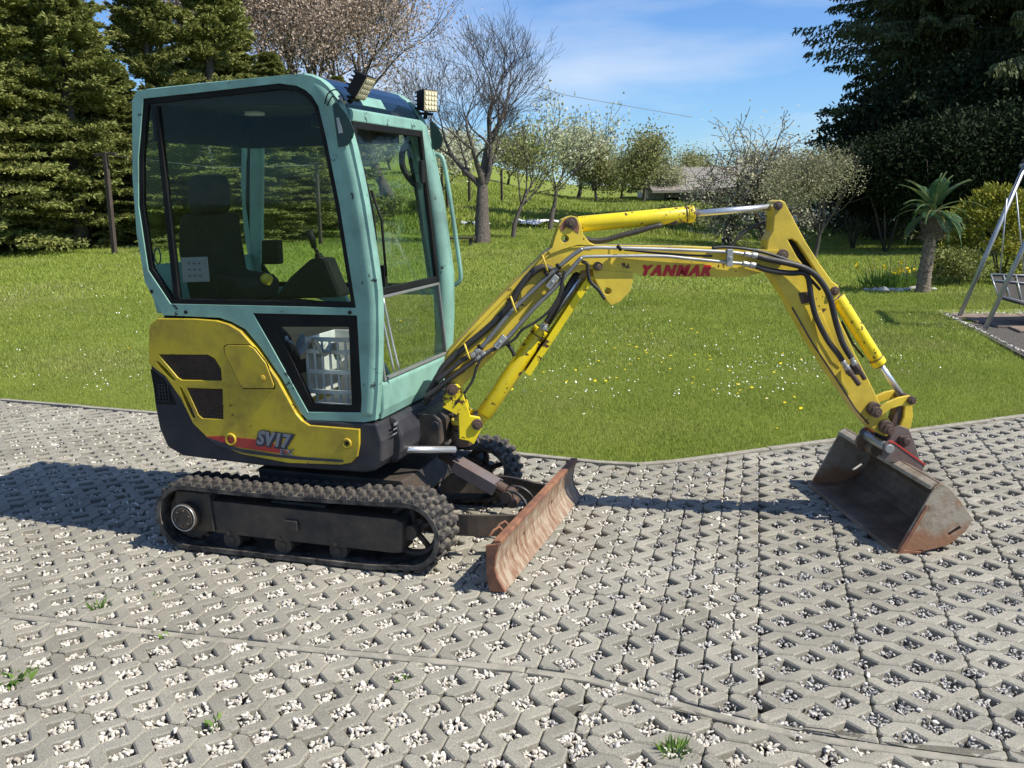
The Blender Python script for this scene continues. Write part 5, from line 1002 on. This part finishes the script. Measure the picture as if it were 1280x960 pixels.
# tall meadow grass
n_ = 60000; D = RNG.uniform(24.5, 46, n_); u = RNG.uniform(430, 1030, n_); b = (u-640)/FPX/math.cos(PITCH); x = CAM[0]+FH[0]*D+RH[0]*b*D; y = CAM[1]+FH[1]*D+RH[1]*b*D; k = (np.sin(x*1.3)*np.sin(y*.9+x*.4) > -.35) & (D > 27+2*np.sin(u*.02)); x, y = x[k], y[k]
P = np.stack([x, y, zg(x, y)], -1); o = link('meadow_grass', quads('meadow_grass', tris_at(P, np.array([[0, 0, 1.]]).repeat(len(P), 0), .20*RNG.uniform(.4, 1.2, len(P)), .04, .45), M_['grass'])); o['kind'] = 'stuff'
# palm
pc = G(1148, 15.3); pe = empty('palm_tree', tuple(pc), 0); pe.scale = (.86, .86, .88); tag(pe, 'short palm with shaggy trunk and glossy arching fronds on the lawn beside the golden thuja', 'palm'); PT = np.array([.08, .02, 1.42])
mb = MB(); q = cr_path([(-.02, 0, -.1), (0, 0, .35), (.04, .01, .8), (.09, .02, 1.2), (.10, .02, 1.45)], 4); mb.tube(q, list(np.interp(np.linspace(0, 1, len(q)), [0, .15, .5, .85, 1], [.15, .125, .105, .10, .08])), 16)
for k in range(260):
    t = random.random(); p = q[int(t*(len(q)-1))]; a = random.uniform(0, 2*math.pi); r = .118-.03*t; d = np.array([math.cos(a), math.sin(a), 0]); mb.tube([np.array(p)+d*(r-.03), np.array(p)+d*(r+.030)+[0, 0, .045]], [.026, .005], 4)
mb.build('trunk', M_['palm_trunk'], pe)
V = tris_at(np.array([(.10+RNG.normal(0, .07), .02+RNG.normal(0, .07), 1.28+RNG.uniform(-.28, .12)) for k in range(900)]), RNG.normal(size=(900, 3))*[1, 1, .6]+[0, 0, -.6], .16, .012, .6); link('dry_fibre', quads('dry_fibre', V, M_['palm_trunk']), pe)
for k in range(26):
    a = k*2.39996+.2; el = math.radians(random.choice([80, 65, 48, 35, 22, 8, -8])+random.uniform(-6, 6)) if k > 4 else math.radians(random.uniform(62, 85)); L = random.uniform(.72, .95); R2 = np.array([math.cos(a), math.sin(a), 0]); pts = []; p = PT.copy(); e = el
    for i in range(13): pts.append(p.copy()); p = p+(R2*math.cos(e)+np.array([0, 0, 1.])*math.sin(e))*L/12; e -= (.085 if el > .9 else .115)
    pts = np.array(pts); d = norm(np.gradient(pts, axis=0)); side = norm(np.cross(d, [0, 0, 1.]))[None].repeat(1, 0)[0]; mbv = []
    tt = np.linspace(.12, .98, 34); Pp_ = np.stack([np.interp(tt*12, range(13), pts[:, c]) for c in range(3)], -1); Dp = np.stack([np.interp(tt*12, range(13), d[:, c]) for c in range(3)], -1); Sp = norm(np.stack([np.interp(tt*12, range(13), side[:, c]) for c in range(3)], -1)+1e-6)
    ll = .155*np.sin(np.clip(tt*1.15+.12, 0, 1)*math.pi)**.6+.03; up_ = norm(np.cross(Sp, Dp)); V = []
    for s in (-1, 1):
        dd = norm(Dp*.75+Sp*s+up_*.18-np.array([0, 0, .12])); w_ = norm(np.cross(dd, up_))*.0085; A_ = Pp_; Bq = Pp_+dd*ll[:, None]*.6; Cq = Pp_+dd*ll[:, None]-np.array([0, 0, .015]); V.append(np.stack([A_, Bq+w_, Cq, Bq-w_], 1).reshape(-1, 3))
    fme = quads('frond', np.concatenate(V), M_['palm']); fo_ = link('frond', fme, pe); MB().tube(pts, list(np.linspace(.011, .003, 13)), 5).build('rachis', M_['leaf_young'], fo_)
# golden thuja
V = []
for k in range(60):
    t = random.random(); a = random.uniform(0, 2*math.pi); rr_ = (1.12*(1-t)**.6+.15)*random.uniform(.55, 1.0); c = np.array([math.cos(a)*rr_, math.sin(a)*rr_, .15+t*1.75]); m = 190; v = norm(RNG.normal(size=(m, 3))); P = c+v*RNG.uniform(.05, .30, (m, 1))*[1, 1, .6]; P = P[P[:, 2] > .02]
    V.append(tris_at(P, (P-[0, 0, .6])*.8+[0, 0, .2], .10*RNG.uniform(.6, 1.2, len(P)), .04, .55))
te = place('golden_thuja', [('crown', quads('crown', np.concatenate(V), M_['thuja'])), ('stem', stems(5, 1.2, .4))], G(1240, 17.0), 0, 1.0, 'golden-yellow bushy thuja behind the swing', 'shrub', sz=.80)
V = shrub((0, 0, .3), (.75, .6, .45), 3000, .06, M_['bush_dark'], 8); place('low_conifer', [('crown', quads('crown', V, M_['spruce'])), ('stem', stems(3, .3, .2, .01))], G(1188, 16.2), 0, 1.0, 'low dark green shrub between the palm trunk and the golden thuja', 'shrub')
# flower bed by the palm
def rock(p, s, lb):
    v, f = ico(); v = v*(1+RNG.uniform(-.2, .2, (12, 1)))*[s, s*.75, s*.5]; mb = MB().add([tuple(q) for q in v], [tuple(q) for q in f], False); o = mb.build('garden_rock', M_['rock'], None, .01, loc=tuple(p)); tag(o, lb, 'rock', 'pale rocks edging the flower bed')
for i, (u, D, s) in enumerate([(1078, 15.6, .07), (1088, 15.5, .09), (1099, 15.4, .12), (1110, 15.45, .09), (1119, 15.4, .10), (1128, 15.5, .08), (1136, 15.6, .09), (1160, 15.5, .07)]): rock(G(u, D)+[0, 0, s*.25], s, 'leftmost pale rock of the flower bed edge' if i == 0 else ['', 'second pale rock from the left of the flower bed', 'largest pale rock in front of the daffodils', 'fourth pale rock from the left of the flower bed', 'fifth pale rock, below the dry flower stalks', 'sixth pale rock from the left of the flower bed', 'last pale rock before the palm trunk', 'pale rock just right of the palm foot'][i])
for i, (u, D, s, lb) in enumerate([(1092, 15.9, 1.0, 'clump of daffodils with strap leaves at the left of the flower bed'), (1110, 15.8, .9, 'second daffodil clump, between the first one and the palm'), (1126, 16.0, .8, 'daffodil clump nearest the palm trunk')]):
    P = np.array([(RNG.normal(0, .14), RNG.normal(0, .12), 0) for k in range(160)]); V = tris_at(P, P*[1.2, 1.2, 1]*2+[0, 0, 1], .34*RNG.uniform(.6, 1.1, 160), .022, .22); e = place('daffodil_clump', [('leaves', quads('leaves', V, M_['weed']))], G(u, D), i, s, lb, 'flowers', 'daffodil clumps beside the palm')
    for k in range(5): c = np.array([RNG.normal(0, .13), RNG.normal(0, .1), RNG.uniform(.30, .42)]); V = tris_at(np.repeat(c[None], 8, 0), RNG.normal(size=(8, 3)), .045, .035, .2); link('blossom', quads('blossom', V, M_['dandelion']), e)
P = np.array([(RNG.normal(0, .3), RNG.normal(0, .2), 0) for k in range(60)]); V = tris_at(P, P+[0, 0, 1.4], .62*RNG.uniform(.5, 1.1, 60), .012, .25); place('dry_stalks', [('stalks', quads('stalks', V, M_['palm_trunk']))], G(1118, 16.3), 0, 1, 'bundle of dry brown flower stalks rising behind the daffodils', 'dry plants')
# weeds in the paving
for i, (u, v, s, n2, lb) in enumerate([(22, 846, .052, 44, 'broad green weed growing in a paver hole at the left edge of the photo'), (270, 903, .04, 26, 'small leafy weed in a paver hole near the bottom left'), (842, 937, .05, 60, 'spiky dark green weed in a paver hole near the bottom centre'), (124, 757, .05, 22, 'small pale grass tuft just above the edging strip on the left'), (190, 748, .04, 14, 'tiny grass tuft right of the pale tuft above the edging strip'), (215, 794, .04, 16, 'tiny weed beside the edging strip on the left'), (505, 846, .035, 12, 'tiny weed in a hole below the dozer blade')]):
    p = Z(u, v, 0.); P = np.array([(RNG.normal(0, s*.35), RNG.normal(0, s*.35), 0) for k in range(n2)]); up = 1.4 if i in (2, 3, 4) else .45
    V = tris_at(P, norm(P+1e-6)*1.0+[0, 0, up], s*RNG.uniform(.7, 1.3, n2), s*(.16 if i in (2, 3, 4) else .42), .4); tag(place('weed', [('leaves', quads('leaves', V, M_['weed']))], (p[0], p[1], -.018), 0, 1, lb, 'weed'), group='weeds in the paving')
# ================================================================== GARDEN STRUCTURES
def sheet_poly(name, px, z, mat, kind='structure', parent=None, th=.03):
    P = [tuple(Z(u, v, z)[:2]) for u, v in px]; mb = MB().prism(P, lambda x, y, d: (x, y, d), z-th, z); o = mb.build(name, mat, parent)
    if kind: o['kind'] = kind
    return o
sheet_poly('patio_gravel', ((1164, 390), (1180, 388.5), (1330, 387), (1700, 396), (1700, 600), (1400, 500), (1280, 445), (1230, 419), (1196, 404)), .035, M_['bed'])
pat = empty('patio', (0, 0, 0)); pat['kind'] = 'structure'
o0 = Z(1178, 398, 0)[:2]; ex_ = np.array([math.cos(math.radians(8)), math.sin(math.radians(8))]); ey_ = np.array([ex_[1], -ex_[0]])
for i in range(12):
    for j in range(7):
        c = o0+ex_*(i*.42+.3+j*.12)+ey_*(j*.42+.15)
        if i > 1 or j < 4: MB().prism([tuple(c+ex_*a+ey_*b) for a, b in ((-.205, -.205), (.205, -.205), (.205, .205), (-.205, .205))], lambda x, y, d: (x, y, d), .01, .062+random.uniform(-.002, .002)).build('patio_slab', M_['patio'], pat, .005, seg=1)
L = []
for k in range(5200):
    u = RNG.uniform(1166, 1300); w2 = RNG.random()
    v = RNG.uniform(388.5, 396) if w2 < .35 else 404+(u-1196)*.50+RNG.uniform(-6, 4)
    p = Z(u, v, .04); 
    if inpoly(np.array([p[0]]), np.array([p[1]]), PATIO)[0]: L.append(p)
pebbles('patio_pebbles', np.array(L), RNG.uniform(.012, .03, len(L)), M_['peb_white'], octa=True)
# swing
sw = empty('garden_swing', (0, 0, 0)); tag(sw, 'grey metal garden swing with dark slatted seat at the right edge of the photo', 'swing')
f1 = Z(1199, 396, .05); f2 = Z(1231.5, 411, .05); RR = np.array([RH[0], RH[1], 0]); FF = np.array([FH[0], FH[1], 0])
def legs(f, span, h): m = f+RR*span/2; t = m+[0, 0, h]; g = f+RR*span; return f, g, t
a1, a2, at_ = legs(f1, 1.42, 1.95); b1, b2, bt_ = legs(f2, 1.62, 2.08)
for p, q in ((a1, at_), (a2, at_), (b1, bt_), (b2, bt_)): MB().tube([p, q], .030, 10).build('swing_leg', M_['alu'], sw)
MB().tube([at_-(bt_-at_)*.1, bt_+(bt_-at_)*.1], .03, 10).build('top_bar', M_['alu'], sw)
MB().tube([at_-(bt_-at_)*.05+[0, 0, .05], (at_+bt_)/2+[0, 0, .03], bt_+[0, 0, .06]], [.03, .05, .06], 10).build('rolled_canopy', M_['swing_dark'], sw)
Dm = float((f1[:2]-CAM[:2])@FH)-.35
def W_(u, v, D=Dm): d = ray(u, v); t = D/(d[0]*FH[0]+d[1]*FH[1]); return CAM+d*t
for (u0, v0, u1, v1) in ((1258.5, 247, 1250, 341), (1270, 240, 1280, 346)): MB().tube([W_(u0, v0), W_(u1, v1)], .009, 6).build('hanging_rod', M_['alu'], sw)
c0, c1_, c2_, c3_ = W_(1238, 342.5), W_(1332, 346), W_(1338, 392, Dm-.25), W_(1247, 370, Dm-.15)
for k in range(6):
    t0, t1 = k/6+.012, (k+1)/6-.012; q = [c0*(1-t0)+c1_*t0, c0*(1-t1)+c1_*t1, c3_*(1-t1)+c2_*t1, c3_*(1-t0)+c2_*t0]
    MB().add([tuple(p) for p in q]+[tuple(p+FF*.02) for p in q], [(0, 1, 2, 3), (4, 5, 6, 7), (0, 1, 5, 4), (1, 2, 6, 5), (2, 3, 7, 6), (3, 0, 4, 7)]).build('back_panel', M_['swing_dark'], sw)
for k in range(7): t = k/6; MB().tube([(c0*(1-t)+c1_*t)-FF*.01, (c3_*(1-t)+c2_*t)-FF*.01], .009, 6).build('back_slat', M_['alu'], sw)
for t in (0, .28, .98): MB().tube([(c0*(1-t)+c3_*t)-FF*.012, (c1_*(1-t)+c2_*t)-FF*.012], .011, 6).build('seat_rail', M_['alu'], sw)
q = [c3_, c2_, c2_-FF*.55+[0, 0, -.02], c3_-FF*.55+[0, 0, -.02]]; MB().add([tuple(p) for p in q]+[tuple(p+np.array([0, 0, -.03])) for p in q], [(0, 1, 2, 3), (4, 5, 6, 7), (0, 1, 5, 4), (1, 2, 6, 5), (2, 3, 7, 6), (3, 0, 4, 7)]).build('seat', M_['swing_dark'], sw)
# poles, wires, posts
p0 = G(160, 21.0); e = empty('clothesline_pole', tuple(p0)); tag(e, 'dark wooden clothesline pole with crossbar standing left of the cab', 'pole')
MB().box((0, 0, 1.0), (.09, .09, 2.3)).build('pole', M_['post'], e, .005); MB().box((0, 0, 2.10), (.55, .05, .06)).build('crossbar', M_['post'], e, .004)
p1 = G(411, 22.5); e = empty('clothesline_pole', tuple(p1)); tag(e, 'second dark clothesline pole, seen through the cab side window', 'pole'); MB().box((0, 0, .9), (.07, .07, 1.9)).build('pole', M_['post'], e, .005); MB().box((0, 0, 1.82), (.4, .05, .05)).build('crossbar', M_['post'], e, .004)
wl = tag(MB().tube([p0+[0, 0, 2.1], (p0+p1)/2+[0, 0, 1.78], p1+[0, 0, 1.8]], .005, 4).build('clothesline', M_['wire']), 'pale clothesline stretched between the two dark poles, seen through the cab glass', 'wire')
pp = []
for i, (u, D, lb) in enumerate([(487, 31, 'dark fence post seen through the cab front window'), (566, 33, 'dark fence post right beside the grab handle'), (593, 37, 'dark fence post between the grab handle and the bare tree'), (440, 30, 'dark fence post hidden behind the cab front pillar'), (632, 40, 'thin far fence post right of the bare tree trunk')]):
    p = G(u, D); h = 1.45; o = tag(MB().box((0, 0, h/2-.1), (.09, .09, h)).build('fence_post', M_['post'], None, .01, loc=tuple(p)), lb, 'post', 'fence posts along the meadow')
    pp.append(p)
pp.sort(key=lambda p: -p[0]); 
for h in (.9, 1.25): tag(MB().tube([p+[0, 0, h] for p in sorted(pp, key=lambda p: float((p[:2]-CAM[:2])@RH))], .006, 4).build('fence_wire', M_['wire']), 'upper fence wire along the meadow posts' if h > 1 else 'lower fence wire along the meadow posts', 'wire')
def wirep(a, b, sag, lb): tag(MB().tube([a, (a+b)/2-[0, 0, sag], b], .02, 4).build('power_line', M_['wire']), lb, 'power line')
wirep(G(560, 55)+[0, 0, 6.4], G(860, 55)+[0, 0, 4.6], .4, 'thin power line crossing the sky behind the bare tree')
# white film sheets on the grass
def film(u, v0, D, w_, d_, lb):
    c = G(u, D); mb = MB(); n_ = 9; V = []
    for i in range(n_):
        for j in range(4): q = c+RR*(i/(n_-1)-.5)*w_+FF*(j/3-.5)*d_; V.append((q[0], q[1], float(zg(q[0], q[1]))+.10+random.uniform(-.04, .10)))
    mb.add(V, [(i*4+j, i*4+4+j, i*4+5+j, i*4+1+j) for i in range(n_-1) for j in range(3)]); tag(mb.build('white_sheet', M_['sheet']), lb, 'sheet', 'white film sheets lying on the meadow')
film(600, 265, 27.5, .8, .5, 'small crumpled white sheet on the grass left of the bare tree'); film(682, 277, 28.5, 1.9, .7, 'long white sheet on the grass behind the boom, left part'); film(738, 282, 27.5, 1.2, .5, 'white sheet on the grass just behind the boom ear')
c = G(577, 21.5); e = empty('garden_bench', tuple(c), .2); tag(e, 'low plank bench on the lawn left of the bare tree', 'bench'); MB().box((0, 0, .16), (.8, .22, .04)).build('seat', M_['post'], e, .004)
for x in (-.3, .3): MB().box((x, 0, .07), (.06, .18, .14)).build('leg', M_['post'], e, .004)
# house and greenhouse
hc_ = G(905, 56); he = empty('farm_house', (hc_[0], hc_[1], hc_[2]-1.2), YAW-math.pi/2); tag(he, 'long low house with grey roof behind the apple tree', 'house')
MB().box((0, 3, 1.0), (9.0, 5, 2.0)).build('wall', M_['wall'], he, .02)
mb = MB().prism([(-2.9, 1.95), (3.0, 3.3), (8.6, 1.95), (8.6, 1.85), (3.0, 3.15), (-2.9, 1.8)], lambda a, b, d: (d, a, b), -4.8, 4.8); rf = mb.build('roof', M_['roof'], he, .01)
for x in (-3.2, -1.2, 1.0, 3.1):
    wf = MB().prism([(x-.5, .7), (x+.5, .7), (x+.5, 1.6), (x-.5, 1.6)], lambda a, b, d: (a, d, b), .46, .52, ([(x-.43, .77), (x+.43, .77), (x+.43, 1.53), (x-.43, 1.53)],)).build('window', M_['sheet'], he); MB().box((x, .485, 1.15), (.86, .01, .76)).build('pane', M_['black'], wf)
MB().box((1.5, 3.6, 3.4), (.5, .5, .9)).build('chimney', M_['rock'], rf, .01)
gc = G(1010, 36); ge = empty('greenhouse', tuple(gc-[0, 0, .3]), YAW-math.pi/2+.5); tag(ge, 'bluish film greenhouse with a pitched roof behind the apple trees', 'greenhouse')
MB().prism([(-1.7, 0), (-1.7, 1.5), (0, 2.7), (1.7, 1.5), (1.7, 0)], lambda a, b, d: (d, a, b), -2.6, 2.6).build('cover', M_['poly'], ge, .01)
for x in (-2.6, -1.3, 0, 1.3, 2.6):
    MB().tube([(x, -1.73, 0), (x, -1.73, 1.52), (x, 0, 2.74), (x, 1.73, 1.52), (x, 1.73, 0)], .03, 6).build('frame_hoop', M_['sheet'], ge)
